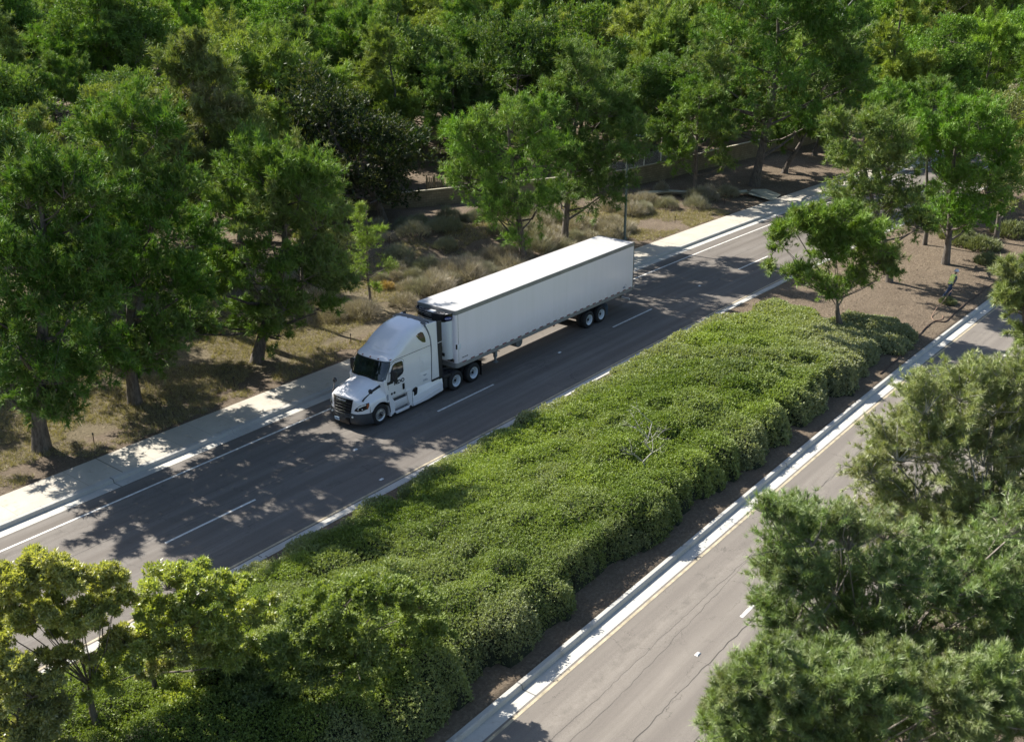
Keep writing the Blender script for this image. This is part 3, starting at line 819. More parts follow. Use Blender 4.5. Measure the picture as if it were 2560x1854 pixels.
# cowl side panel between hood and door
for sgn in (-1, 1):
    mb = MB(); mb.prism([(-4.80, .95), (-4.80, 1.3), (-4.86, 1.96), (-4.76, 2.06), (-4.60, 1.95), (-4.60, .95)], lambda x, z: (x, YC + sgn * 1.0, z), lambda x, z: (x, YC + sgn * (1.17 - .05 * max(0, z - 1.2)), z)); TB(mb, 'cowl_panel', M_paint, trac, bevel=.01)
    mb = MB(); mb.xz([(-4.74, 1.05), (-4.66, 1.05), (-4.66, 1.33), (-4.74, 1.33)], YC + sgn * 1.165 - .006, YC + sgn * 1.165 + .008); TB(mb, 'vent_plate', simple('grey_decal', (.22, .25, .32), .6), trac)
# grille
gz = np.linspace(.60, 1.50, 8)
def gw(z): return .50 + (.64 - .50) * (z - .60) / .90
mb = MB(); mb.grid([[(XFf(t * gw(z), z) - .022, YC + t * gw(z), z) for t in np.linspace(-1, 1, 13)] for z in gz])
gr = TB(mb, 'grille', M_blk, trac, recalc=False, smooth=60)
for k, z in enumerate(np.linspace(.74, 1.30, 5)):
    b = MB(); ww = gw(z) * .93
    b.tube([(XFf(t * ww, z) - .035, YC + t * ww, z + .02 * (1 - t * t)) for t in np.linspace(-1, 1, 11)], .022, 6); b.build('grille_bar', M_blk, gr, T0, smooth=60)
    b = MB(); ww = gw(z) * .62
    b.tube([(XFf(t * ww, z) - .058, YC + t * ww, z + .028 + .02 * (1 - t * t)) for t in np.linspace(-.9, .9, 9)], .007, 4); b.build('grille_trim', M_chr, gr, T0, smooth=60)
# bumper
mb = MB(); zz = [.845, .80, .6, .4, .29, .25]
rows = []
for z, o in zip(zz, (.0, .035, .05, .04, .0, -.1)):
    r_ = []
    for a in [-1.21, -1.17, -1.1, -1.0, -.9, -.78, -.66, -.5, -.3, 0, .3, .5, .66, .78, .9, 1.0, 1.1, 1.17, 1.21]:
        r_.append((XFf(a, .84) - o + (.06 if z < .35 else 0), YC + a, z))
    rows.append([(-5.78 if z > .5 else -5.72, YC - 1.21, z)] + r_ + [(-5.78 if z > .5 else -5.72, YC + 1.21, z)])
mb.grid(rows); TB(mb, 'bumper', M_bump, trac, smooth=50)
mb = MB(); mb.box(-6.55, -6.0, YC - .5, YC + .5, .30, .62); TB(mb, 'lower_intake', M_blk, trac, bevel=.03)
pl = MB(); pl.box(-6.60, -6.585, YC + .12, YC + .42, .38, .53); pm = TB(pl, 'licence_plate', simple('plate', (.42, .55, .66), .4), trac)
pl = MB(); pl.box(-6.605, -6.60, YC + .17, YC + .37, .43, .48); pl.build('plate_mark', simple('plate_mark', (.06, .10, .2), .5), pm, T0)
for sgn in (-1, 1):
    mb = MB(); x = XFf(.72, .7) - .07
    mb.lathe([(0, -.02), (.045, -.02), (.05, .02)], (x, YC + sgn * .66, .70), 'x', 14); TB(mb, 'fog_light', simple('lamp_glass', (.75, .76, .72), .15), trac, smooth=60)
    # headlight: dark housing, clear lens strip, lamps, amber corner
    HL = [(.70, 1.0), (.80, 1.14), (.95, 1.26), (1.10, 1.32), (1.165, 1.34), (1.175, 1.22), (1.15, 1.06), (1.0, .985), (.85, .965)]
    def hp_(a, z, o): 
        x = XFf(a, z); return (x - o * .8, YC + sgn * (a + o * .5 * (1 if a > .95 else .2)), z)
    def hpatch(P, o):
        c = tuple(np.mean(np.array(P), 0)); mb = MB()
        mid = [((p[0] + c[0]) / 2, (p[1] + c[1]) / 2) for p in P]; n = len(P)
        vs = [hp_(*p, o) for p in P] + [hp_(*p, o + .004) for p in mid] + [hp_(*c, o + .006)] + [hp_(*p, -.03) for p in P]
        fs = [(i, (i + 1) % n, n + (i + 1) % n, n + i) for i in range(n)] + [(n + i, n + (i + 1) % n, 2 * n) for i in range(n)] + [(i, (i + 1) % n, 2 * n + 1 + (i + 1) % n, 2 * n + 1 + i) for i in range(n)]
        return mb.add(vs, fs)
    hl = TB(hpatch(HL, .014), 'headlight', M_blk, trac)
    hpatch([(.86, 1.16), (.96, 1.245), (1.10, 1.295), (1.11, 1.25), (.98, 1.19), (.88, 1.12)], .022).build('lens_strip', simple('lamp_glass', (.75, .76, .72), .15), hl, T0)
    hpatch([(1.12, 1.31), (1.165, 1.32), (1.17, 1.2), (1.15, 1.08), (1.12, 1.12)], .021).build('amber_lens', M_amber, hl, T0)
    for a in (.87, 1.0):
        x, y, z = hp_(a, 1.065, .02); q = MB(); q.lathe([(0, -.012), (.03, -.012), (.045, .01)], (x, y, z), 'x', 12); q.build('lamp', M_chr, hl, T0, smooth=60)
    # hood mirrors: stalk and round head
    mb = MB(); bx, by, bz = hoodpt(sgn * .97, .12); e = (bx + .26, by + sgn * .20, bz + .36)
    mb.tube([(bx - .08, by, bz + .0), (bx + .02, by + sgn * .04, bz + .12), e], [.045, .035, .022], 8); ms = TB(mb, 'hood_mirror', M_pl, trac, smooth=60)
    mb = MB(); mb.lathe([(0, -.09), (.06, -.08), (.10, -.045), (.115, 0), (.11, .03), (0, .035)], (e[0], e[1], e[2] + .06), 'x', 18); mb.build('mirror_head', M_pl, ms, T0, smooth=70)
    # door mirrors
    mb = MB(); y = YC + sgn * 1.38
    mb.box(-4.46, -4.32, y - .12, y + .12, 1.92, 2.46); dm = TB(mb, 'door_mirror', M_pl, trac, bevel=.045)
    for z in (2.0, 2.36):
        q = MB(); q.tube([(-4.5, YC + sgn * 1.1, z - .08), (-4.42, YC + sgn * 1.2, z), (-4.4, y - sgn * .08, z)], .025, 6); q.build('mirror_arm', M_pl, dm, T0, smooth=60)
    q = MB(); q.box(-4.68, -4.3, YC + sgn * 1.15 - .02, YC + sgn * 1.15 + .03, 1.78, 1.92); q.build('mirror_base', M_pl, dm, T0, bevel=.02)

# ---- lower side: steps and skirts
def skirt(sgn):
    Y = lambda o: YC + sgn * o
    mb = MB()
    # step bay: profile (offset, z) swept from x=-4.52 to -3.28
    prof = [(1.19, .21), (1.19, .315), (1.16, .335), (.985, .34), (1.10, .50), (1.13, .80), (1.12, .84), (.965, .845), (1.0, 1.08), (1.14, 1.09)]
    mb.grid([[(x, Y(o), z) for o, z in prof] for x in (-4.53, -4.30, -3.32, -3.14)])
    # closed cheeks at either end
    mb.prism([(-4.60, .21), (-4.60, 1.08), (-4.42, 1.08), (-4.24, .80), (-4.30, .335), (-4.2, .21)], lambda x, z: (x, Y(.9), z), lambda x, z: (x, Y(1.17 + .02 * (z < .5)), z))
    mb.prism([(-3.36, .21), (-3.28, .35), (-3.42, .84), (-3.40, 1.08), (-3.10, 1.07), (-3.10, .21)], lambda x, z: (x, Y(.9), z), lambda x, z: (x, Y(1.17 + .02 * (z < .5)), z))
    TB(mb, 'step_panel', M_paint, trac, bevel=.0, smooth=30)
    for z0, o0, o1, x0, x1 in ((.343, .99, 1.165, -4.28, -3.33), (.848, .975, 1.125, -4.24, -3.42)):
        q = MB(); q.box(x0, x1, min(Y(o0), Y(o1)), max(Y(o0), Y(o1)), z0, z0 + .018); TB(q, 'step_tread', M_step, trac, bevel=.004)
    q = MB(); q.grid([[(x, Y(o), z) for o, z in ((.978, .87), (1.01, 1.075))] for x in (-4.32, -3.44)])
    for k in range(5): q.box(-4.32, -3.44, min(Y(.97 + .008 * k), Y(.995 + .008 * k)), max(Y(.97 + .008 * k), Y(.995 + .008 * k)), .885 + k * .04, .895 + k * .04)
    TB(q, 'step_riser', simple('riser', (.30, .28, .23), .6), trac, recalc=False)
    # chassis skirt
    sp = [(.21, 1.20), (.30, 1.205), (.34, 1.19), (.62, 1.20), (.66, 1.175), (.98, 1.165), (1.05, 1.12)]
    q = MB(); xs_ = np.linspace(-3.08, -.96, 9)
    q.grid([[(x, Y(o + (.012 * math.sin((x + 3) * 1.5) if .3 < z < .9 else 0)), z + (.10 * sstep(-2.2, -.96, x) if z < .35 else 0) + (.10 * float(sstep(-2.6, -1.2, x)) if .34 <= z < .7 else 0)) for z, o in sp] for x in xs_])
    q.grid([[(-.96, Y(o), z) for z, o in ((.31, 1.2), (.66, 1.175), (1.05, 1.12))], [(-.96, Y(.9), z) for z, o in ((.31, 1.2), (.66, 1.175), (1.05, 1.12))]])
    q.grid([[(x, Y(1.12), 1.05), (x, Y(.8), 1.05)] for x in (-3.08, -.96)])
    q.tube([(x, Y(1.205), .62 + .16 * sstep(-3.0, -1.1, x)) for x in np.linspace(-3.0, -1.1, 8)], .018, 6)
    q.tube([(x, Y(1.205), .335 + .19 * sstep(-3.0, -1.1, x)) for x in np.linspace(-3.0, -1.15, 8)], .022, 6)
    TB(q, 'chassis_skirt', M_paint, trac, smooth=35)
    q = MB(); q.xz([(-3.08, .95), (-2.98, 1.06), (-2.80, 1.10), (-2.72, 1.04), (-2.76, .80), (-2.80, .72), (-2.98, .70), (-2.97, .9)], min(Y(1.13), Y(1.195)), max(Y(1.13), Y(1.195))); TB(q, 'filler_cap', M_blk, trac, bevel=.015)
    q = MB(); q.box(-4.5, -1.0, min(Y(1.0), Y(1.17)), max(Y(1.0), Y(1.17)), .14, .21); TB(q, 'skirt_rubber', M_pl, trac)
    q = MB(); q.tube([(-3.09, Y(1.185), .23), (-3.09, Y(1.185), .9), (-3.09, Y(1.16), 1.06)], .006, 4); TB(q, 'skirt_gap', M_seam, trac)
skirt(-1); skirt(1)
# ---- chassis
mb = MB()
for sgn in (-1, 1): mb.box(-5.9, 2.2, YC + sgn * .43 - .04, YC + sgn * .43 + .04, .72, 1.0)
for x in (-4.0, -2.5, -.9, .3, 1.7): mb.box(x - .06, x + .06, YC - .42, YC + .42, .76, .94)
mb.box(-4.4, -1.3, YC - 1.0, YC + 1.0, .45, .95)
TB(mb, 'chassis', M_steel, trac, bevel=.008)
mb = MB(); mb.box(.15, 1.35, YC - .45, YC + .45, 1.02, 1.12); TB(mb, 'fifth_wheel', M_steel, trac, bevel=.02)
mb = MB(); mb.box(-1.25, -.5, YC - .85, YC + .85, .98, 1.03)
for k in range(8): mb.box(-1.2 + k * .09, -1.17 + k * .09, YC - .8, YC + .8, 1.035, 1.05)
TB(mb, 'deck_plate', M_step, trac)
for sgn in (-1, 1):
    mb = MB(); Y = YC + sgn * .93
    mb.box(-.86, -.60, Y - .27, Y + .27, .35, .86); mb.box(-.9, -.35, Y - .27, Y + .27, .86, 1.02); TB(mb, 'quarter_fender', M_pl, trac, bevel=.04)
    mb = MB(); mb.grid([[(1.34 + .60 * math.cos(t), Y + q, .51 + .60 * math.sin(t)) for q in (-.28, .28)] for t in np.linspace(R_(15), R_(60), 5)]); TB(mb, 'rear_fender', M_pl, trac, recalc=False)
    mb = MB(); mb.box(1.98, 2.0, Y - .28, Y + .28, .18, .95); TB(mb, 'mud_flap', M_pl, trac)
# ---- wheels
def wheel(parent, O, x, y, sgn, kind, R=.512):
    """y = outer face of the tyre, sgn = outward direction along Y"""
    wd = .29
    t = MB(); n = 40
    prof = [(.29, .02), (.34, .0), (.44, .004), (.487, .025), (R, .055), (R, .235), (.487, .265), (.44, .286), (.34, .29), (.29, .27), (.29, .02)]
    t.lathe([(r, -sgn * a) for r, a in prof], (x, y, R), 'y', n)
    for k in range(4):                       # tread grooves read as thin raised ribs
        t.lathe([(R + .001, -sgn * (.07 + k * .045)), (R + .007, -sgn * (.075 + k * .045)), (R + .007, -sgn * (.10 + k * .045)), (R + .001, -sgn * (.105 + k * .045))], (x, y, R), 'y', n)
    w = MB()
    if kind == 'steer':
        w.lathe([(r, sgn * a) for r, a in [(0, .03), (.055, .03), (.06, -.005), (.10, -.01), (.14, -.012), (.20, -.025), (.245, -.04), (.262, -.03), (.285, -.005), (.30, .004), (.30, -.03), (.27, -.2)]], (x, y, R), 'y', n); wm = M_alu
    else:
        w.lathe([(r, sgn * a) for r, a in [(0, -.10), (.05, -.10), (.055, -.12), (.10, -.12), (.105, -.155), (.20, -.165), (.235, -.15), (.25, -.05), (.275, -.01), (.30, .004), (.30, -.03), (.27, -.2)]], (x, y, R), 'y', n); wm = M_rim
    tw = t.build('wheel', M_tyre, parent, O, smooth=50)
    tw['label'] = {'steer': 'steering wheel with polished alloy rim', 'dish': 'dual wheel with deep white rim'}[kind]
    w.build('rim', wm, tw, O, smooth=50)
    h = MB(); dy = .02 if kind == 'steer' else -.11
    h.lathe([(0, sgn * (dy + .05)), (.05, sgn * (dy + .05)), (.07, sgn * (dy + .02)), (.085, sgn * (dy - .03)), (.09, sgn * (dy - .05))], (x, y, R), 'y', 16)
    for k in range(10):
        a = 2 * math.pi * k / 10 + .2; rr_ = .135
        h.lathe([(0, sgn * (dy + .012)), (.016, sgn * (dy + .012)), (.018, sgn * (dy - .05))], (x + rr_ * math.cos(a), y, R + rr_ * math.sin(a)), 'y', 6)
    if kind == 'steer':
        for k in range(5):
            a = 2 * math.pi * k / 5 + .5; h.lathe([(0, sgn * -.017), (.022, sgn * -.019)], (x + .215 * math.cos(a), y, R + .215 * math.sin(a)), 'y', 10)
    h.build('hub', M_blk, tw, O, smooth=50)
    if kind != 'steer':
        t2 = MB(); t2.lathe([(r, -sgn * (a + .33)) for r, a in prof], (x, y, R), 'y', n); t2.build('inner_tyre', M_tyre, tw, O, smooth=50)
for sgn, yo in ((-1, .14), (1, 2.45)): wheel(trac, T0, -5.21, yo, sgn, 'steer')
for sgn, yo in ((-1, .05), (1, 2.54)):
    for x in (.005, 1.34): wheel(trac, T0, x, yo, sgn, 'dish')
mb = MB(); mb.tube([(-5.21, .4, .5), (-5.21, 2.2, .5)], .07, 8)
for x in (.005, 1.34): mb.tube([(x, .4, .5), (x, 2.2, .5)], .12, 10)
TB(mb, 'axle', M_steel, trac, smooth=60)
# ---- lettering
def text(name, s, size, m, loc, rot, parent, O, shear=0.0, extr=.002, sx=1.0, bold=0.0):
    c = bpy.data.curves.new(name, 'FONT'); c.body = s; c.size = size; c.extrude = extr; c.shear = shear; c.align_x = 'CENTER'; c.align_y = 'CENTER'; c.resolution_u = 3; c.space_character = 1.05; c.offset = bold
    t = bpy.data.objects.new(name, c); C.objects.link(t)
    bpy.context.view_layer.update()
    me = bpy.data.meshes.new_from_object(t.evaluated_get(bpy.context.evaluated_depsgraph_get()))
    C.objects.unlink(t); bpy.data.objects.remove(t)
    me.transform(Matrix.Translation(Vector(loc) - Vector(O)) @ rot.to_4x4() @ Matrix.Diagonal((sx, 1, 1, 1)))
    me.materials.clear(); me.materials.append(m); me.name = name
    return link(name, me, parent)
RX = Matrix.Rotation(R_(90), 3, 'X')
RF = Matrix(((0, 0, -1), (-1, 0, 0), (0, 1, 0)))      # faces -X, reads towards -Y
text('lettering', 'MDO', .25, M_pl, (-3.90, YC - 1.160, 1.73), RX, trac, T0, sx=1.15, bold=.010)
RXf = Matrix.Rotation(R_(180), 3, 'Z') @ RX
text('lettering', 'MDO', .25, M_pl, (-3.90, YC + 1.160, 1.73), RXf, trac, T0, sx=1.15)
for sgn in (-1, 1):
    for dx in (-.09, .09):
        mb = MB(); mb.lathe([(0, sgn * .016), (.055, sgn * .016), (.06, sgn * .0)], (-4.33 + dx, YC + sgn * 1.15, 1.28), 'y', 12); TB(mb, 'emblem', M_pl, trac)
    mb = MB(); mb.box(-4.36, -4.30, YC + sgn * 1.16 - .006, YC + sgn * 1.16 + .006, 1.27, 1.29); TB(mb, 'emblem', M_pl, trac)
text('grille_lettering', 'Freightliner', .125, simple('silver_letter', (.7, .7, .7), .3, .3), (XFf(0, 1.42) - .05, YC, 1.425), RF, trac, T0, shear=.2, bold=.004)

# ================================================================== TRAILER
L0 = (8.0, YC, 0.0)
trl = empty('refrigerated_trailer', L0, 'long white refrigerated box trailer with a black cooling unit on its nose', 'trailer')
def LB(mb, name, m, parent=None, **k): return mb.build(name, m, parent or trl, L0, **k)
def mat_side():
    t = NT('trailer_side'); ob = t.coord(); mp = t.n.new('ShaderNodeMapping'); mp.inputs['Scale'].default_value = (2.2, 1, .12); t.l.new(ob, mp.inputs[0])
    s = t.noise(1.0, 5, .65, mp.outputs[0]); sep = t.n.new('ShaderNodeSeparateXYZ'); t.l.new(ob, sep.inputs[0])
    low = t.ramp(t.math('MULTIPLY', t.math('SUBTRACT', 2.2, sep.outputs[2]), 1.0), [(.0, 0.0), (.8, .5)])
    c = t.mix(t.ramp(s, [(.42, 0.0), (.7, .5)]), (.83, .78, .83), (.76, .72, .75))
    c = t.mix(t.math('MULTIPLY', low, t.noise(3.0, 6, .7, ob)), c, (.42, .39, .35))
    m = t.math('MODULO', t.math('ADD', sep.outputs[0], 100.0), 1.22)
    c = t.mix(t.math('MULTIPLY', t.math('LESS_THAN', m, .02), .10), c, (.3, .31, .33))
    t.set('Base Color', c); t.set('Roughness', .3); t.set('Coat Weight', .3); t.set('Coat Roughness', .08); t.bump(t.noise(1.1, 2, .5, mp.outputs[0]), .25, .02); return t.m
M_side = mat_side()
M_tw = simple('trailer_white', (.70, .735, .78), .36, var=.03, scale=.6, coat=.25)
def mat_roof():
    t = NT('trailer_roof'); ob = t.coord(); n = t.noise(1.2, 5, .6, ob)
    mp = t.n.new('ShaderNodeMapping'); mp.inputs['Scale'].default_value = (3.0, .25, 1); t.l.new(ob, mp.inputs[0]); s = t.noise(1.0, 4, .6, mp.outputs[0])
    t.set('Base Color', t.mix(t.ramp(s, [(.4, 0.0), (.7, .5)]), (.44, .435, .42), (.38, .37, .355))); t.set('Roughness', .5); t.bump(n, .2, .01); return t.m
M_rail = simple('aluminium_rail', (.25, .25, .25), .5, .2, var=.12, scale=2)
X1 = 16.15; Y0, Y1 = 0.0, 2.59; ZB, ZT = 1.17, 4.13
def corner_outline(x0, x1, y0, y1, r, n=6):
    P = [(x1, y0), (x0 + r, y0)]
    for k in range(1, n): 
        a = R_(270 - 90 * k / n); P.append((x0 + r + r * math.cos(a), y0 + r + r * math.sin(a)))
    P.append((x0, y0 + r)); P.append((x0, y1 - r))
    for k in range(1, n):
        a = R_(180 - 90 * k / n); P.append((x0 + r + r * math.cos(a), y1 - r + r * math.sin(a)))
    P += [(x0 + r, y1), (x1, y1)]
    return P
def slab(name, m, x0, x1, y0, y1, r, z0, z1, cap=True, **k):
    P = corner_outline(x0, x1, y0, y1, r); mb = MB()
    mb.prism(P, lambda a, b: (a, b, z0), lambda a, b: (a, b, z1)); return LB(mb, name, m, **k)
slab('body', M_side, 0.0, X1 - .04, Y0 + .006, Y1 - .006, .15, 1.42, 3.914, smooth=30)
slab('top_rail', M_rail, -.006, X1 - .04, Y0, Y1, .15, 3.915, 4.118, smooth=30)
slab('roof', mat_roof(), .02, X1 - .06, Y0 + .02, Y1 - .02, .15, 4.119, 4.135, smooth=30)
slab('bottom_rail', M_rail, -.004, X1 - .04, Y0 - .006, Y1 + .006, .15, ZB, 1.419, smooth=30)
mb = MB()
for k in range(3): mb.box(.2, X1 - .06, -.012, -.007, 1.20 + k * .055, 1.212 + k * .055)
LB(mb, 'rail_rib', M_rail)
# conspicuity tape: alternating white and red lengths
for y in (-.009, 2.594):
    mw = MB(); mr = MB(); x = .42
    while x < X1 - .3:
        mr.box(x, x + .28, y, y + .004, 1.375, 1.425); mw.box(x + .34, x + .62, y, y + .004, 1.375, 1.425); x += .635 * 1.0
    LB(mw, 'tape', simple('tape_white', (.72, .72, .72), .4)); LB(mr, 'tape', simple('tape_red', (.20, .012, .02), .4))
# panel seams on the side near the front corner and the whole length (faint rivet lines)
mb = MB()
for y in (-.001, 2.591): mb.box(.16, .168, y - .004, y + .004, 1.45, 3.95)
LB(mb, 'corner_seam', M_seam)
# rear frame
mb = MB(); mb.box(X1 - .04, X1 + .03, Y0 - .01, Y0 + .12, ZB - .02, ZT + .02); mb.box(X1 - .04, X1 + .03, Y1 - .12, Y1 + .01, ZB - .02, ZT + .02); mb.box(X1 - .04, X1 + .03, Y0 + .121, Y1 - .121, ZT - .12, ZT + .02); mb.box(X1 - .04, X1 + .03, Y0 + .121, Y1 - .121, ZB - .02, ZB + .14)
LB(mb, 'rear_frame', simple('rear_frame', (.16, .15, .13), .6, .2, var=.2), bevel=.01)
for y in (.13, 1.30):
    mb = MB(); mb.box(X1 - .02, X1 + .02, y, y + 1.155, ZB + .14, ZT - .13); d = LB(mb, 'rear_door', M_tw, bevel=.01)
    q = MB(); q.tube([(X1 + .05, y + .6, ZB + .1), (X1 + .05, y + .6, ZT - .1)], .018, 8); q.build('lock_rod', M_chr, d, L0)
    q = MB(); q.box(X1 + .02, X1 + .035, y + .2, y + .5, ZB + .02 - .1, ZB + .1 - .1); q.build('tail_light', M_red, d, L0)
# decals and small fittings
mb = MB()
for k, (a, b) in enumerate(((.42, .56), (.585, .70), (.725, .86))): mb.box(a, b, .002, .005, 1.60, 1.645)
LB(mb, 'small_lettering', M_pl)
mb = MB(); mb.box(15.05, 15.3, .002, .005, 1.52, 1.62); mb.lathe([(.10, 0), (.12, 0)], (15.3, .003, 1.62), 'y', 16); LB(mb, 'small_decal', simple('grey_decal', (.22, .25, .32), .6))
mb = MB(); mb.box(.10, .34, -.006, .06, 2.12, 2.38); LB(mb, 'light_bracket', M_tw, bevel=.01)
mb = MB(); mb.box(.03, .07, .0, .12, 2.16, 2.40); LB(mb, 'corner_light', M_blk, bevel=.01)
# cooling unit: rounded black shroud above, white cabinet below
def unit_out(w0, d, n=16, e=2.6):
    P = []
    for k in range(n + 1):
        t = math.pi * k / n - math.pi / 2
        P.append((-d * abs(math.cos(t)) ** (2 / e) - .0, YC + w0 * math.copysign(abs(math.sin(t)) ** (2 / e), math.sin(t))))
    return P
def loft(name, m, secs, parent=None, closetop=False, **k):
    mb = MB(); rows = []
    for z, w0, d in secs: rows.append([(x, y, z) for x, y in unit_out(w0, d)])
    mb.grid(rows)
    if closetop: n = len(rows[-1]); mb.add(rows[-1], [tuple(range(n))])
    n = len(rows[0]); mb.add(rows[0], [tuple(range(n))])
    return LB(mb, name, m, parent, **k)
ru = loft('cooling_unit', M_tw, [(1.62, 1.02, .36), (1.75, 1.06, .42), (3.1, 1.06, .44), (3.62, 1.06, .44)], closetop=True, smooth=45)
sh = loft('shroud', M_blk, [(3.50, .80, .34), (3.57, 1.0, .48), (3.74, 1.09, .56), (3.985, 1.11, .57), (4.0, 1.09, .55)], ru, smooth=50)
mb = MB(); P = unit_out(1.10, .555); mb.tube([(x, y, 4.0) for x, y in P], .018, 6); mb.build('shroud_rim', simple('dark_trim', (.06, .062, .065), .5), ru, L0, smooth=60)
mb = MB()
for k in range(4):
    P = [p for p in unit_out(1.085 - .02 * k, .565 - .012 * k, 24) if p[1] > YC - .28 and p[1] < YC + .95]
    mb.tube([(x - .004, y, 3.93 - .09 * k) for x, y in P], .012, 4)
mb.build('shroud_louvre', simple('louvre_silver', (.45, .46, .47), .35, .5), ru, L0)
mb = MB(); mb.grid([[(-.03, YC - 1.0, 3.90), (-.03, YC + 1.0, 3.90)], [(-.45, YC - .8, 3.88), (-.45, YC + .8, 3.88)]])
mb.build('fan_deck', M_pl, ru, L0, recalc=False)
for dy in (-.5, .45):
    q = MB(); q.lathe([(.25, 0), (.25, .07), (.22, .07), (.22, 0)], (-.25, YC + dy, 3.89), 'z', 20)
    for k in range(5):
        a = k * 1.256; q.add([(-.25, YC + dy, 3.92), (-.25 + .2 * math.cos(a), YC + dy + .2 * math.sin(a), 3.93), (-.25 + .2 * math.cos(a + .7), YC + dy + .2 * math.sin(a + .7), 3.95)], [(0, 1, 2)])
    q.build('fan', M_steel, ru, L0, recalc=False)
q = MB(); q.box(-.40, -.08, YC - .15, YC + .2, 3.9, 3.98); q.box(-.36, -.1, YC - .95, YC - .8, 3.9, 3.96); q.build('condenser', simple('condenser', (.6, .6, .58), .5), ru, L0, bevel=.02)
q = MB(); q.box(-.455, -.42, YC - .75, YC - .3, 2.1, 2.35); q.box(-.455, -.42, YC - .9, YC - .3, 1.85, 2.02); q.build('control_panel', M_blk, ru, L0, bevel=.01)
# oval maker's badge with white script on the shroud's near corner
bx, by = -.27, YC - 1.045
q = MB(); n_ = np.array([-.45, -.89]); tdir = np.array([.89, -.45])
base = np.array([bx, by]) + n_ * .03
pts = [(base[0] + tdir[0] * .19 * math.cos(a), base[1] + tdir[1] * .19 * math.cos(a), 3.80 + .075 * math.sin(a)) for a in np.linspace(0, 2 * math.pi, 25)[:-1]]
pt2 = [(p[0] - n_[0] * .03, p[1] - n_[1] * .03, p[2]) for p in pts]
q.add(pts + pt2, [tuple(range(24)), ] + [(i, (i + 1) % 24, 24 + (i + 1) % 24, 24 + i) for i in range(24)])
q.build('badge', simple('badge_blue', (.025, .04, .22), .35), ru, L0)
Rb = Matrix(((tdir[0], 0, n_[0]), (tdir[1], 0, n_[1]), (0, 1, 0)))
text('badge_lettering', 'Carrier', .105, simple('badge_white', (.7, .72, .78), .4), (base[0] + n_[0] * .004, base[1] + n_[1] * .004, 3.80), Rb, ru, L0, shear=.25)
# front wall lower: coupler plate, glad-hand box, dark round socket
mb = MB(); mb.box(-.012, .0, .16, .6, 1.45, 1.62); LB(mb, 'front_plate', simple('worn_steel', (.20, .15, .12), .6, .3, var=.4, scale=8))
mb = MB(); mb.lathe([(0, -.03), (.085, -.03), (.09, 0)], (-.006, .34, 1.58), 'x', 16); LB(mb, 'socket', M_blk)
for k, yy in enumerate((.9, 1.2, 1.5)):
    q = MB(); q.tube([(-1.25, yy, 1.9), (-.9, yy + .05, 1.35), (-.5, yy, 1.3), (-.02, yy - .05, 1.55)], .02, 6); LB(q, 'air_hose', simple('hose_red', (.18, .03, .03), .5) if k == 0 else M_pl, smooth=60)
# underside
mb = MB()
for x in np.arange(.6, 15.9, .62): mb.box(x, x + .06, .08, 2.51, ZB - .02, ZB + .10)
LB(mb, 'cross_member', M_steel)
mb = MB(); mb.box(.15, 15.95, .06, 2.53, ZB + .101, ZB + .13); LB(mb, 'floor', M_steel)
# landing gear
for yy in (.42, 2.17):
    mb = MB(); mb.box(3.42, 3.58, yy - .08, yy + .08, .62, 1.16); lg = LB(mb, 'landing_leg', simple('galvanised', (.26, .29, .31), .5, .4, var=.2), bevel=.01)
    q = MB(); q.box(3.45, 3.55, yy - .05, yy + .05, .36, .62); q.box(3.36, 3.64, yy - .12, yy + .12, .33, .365); q.build('foot', simple('galvanised', (.26, .29, .31), .5, .4), lg, L0, bevel=.008)
    q = MB(); q.tube([(3.5, yy, .75), (4.3, yy + (.2 if yy < 1 else -.2), 1.14)], .03, 6); q.tube([(3.42, yy, .95), (3.05, yy, 1.15)], .03, 6); q.build('brace', M_steel, lg, L0)
mb = MB(); mb.tube([(3.5, .42, .8), (3.5, 2.17, .8)], .03, 6); mb.tube([(3.6, .2, .95), (3.6, .42, .95)], .02, 6); LB(mb, 'leg_shaft', M_steel)
mb = MB(); mb.lathe([(0, 0), (.27, 0), (.295, .03), (.295, 1.25), (.27, 1.28), (0, 1.28)], (5.55, .42, .84), 'y', 26); tk = LB(mb, 'fuel_tank', simple('tank', (.22, .23, .24), .4, .5, var=.2), smooth=40)
q = MB(); q.box(5.3, 5.8, .55, .6, 1.0, 1.18); q.box(5.3, 5.8, 1.5, 1.55, 1.0, 1.18); q.build('tank_strap', M_steel, tk, L0)
# running gear
mb = MB()
for sgn in (-1, 1): mb.box(10.6, 13.7, YC + sgn * .5 - .05, YC + sgn * .5 + .05, .84, 1.12)
for x in (10.8, 12.2, 13.5): mb.box(x - .05, x + .05, YC - .5, YC + .5, .86, 1.08)
for x in (11.59, 12.84): mb.tube([(x, .35, .51), (x, 2.24, .51)], .08, 10)
for x in (11.59, 12.84):
    for sgn in (-1, 1): mb.tube([(x, YC + sgn * .5, .55), (x - .1, YC + sgn * .5, .86)], .09, 8)
LB(mb, 'bogie', M_steel)
for sgn, yo in ((-1, .02), (1, 2.57)):
    for x in (11.59, 12.84): wheel(trl, L0, x, yo, sgn, 'dish')
for yy in (.32, 2.27):
    mb = MB(); mb.grid([[(13.50, yy - .3, .28), (13.50, yy + .3, .28)], [(13.50, yy - .3, .8), (13.50, yy + .3, .8)], [(13.42, yy - .3, 1.02), (13.42, yy + .3, 1.02)], [(13.2, yy - .3, 1.12), (13.2, yy + .3, 1.12)]]); LB(mb, 'mud_flap', simple('flap_grey', (.16, .20, .26), .6), recalc=False)
mb = MB(); mb.box(16.02, 16.12, .14, 2.45, .52, .62); LB(mb, 'underride_bar', simple('bar_silver', (.55, .55, .54), .4, .4), bevel=.01)
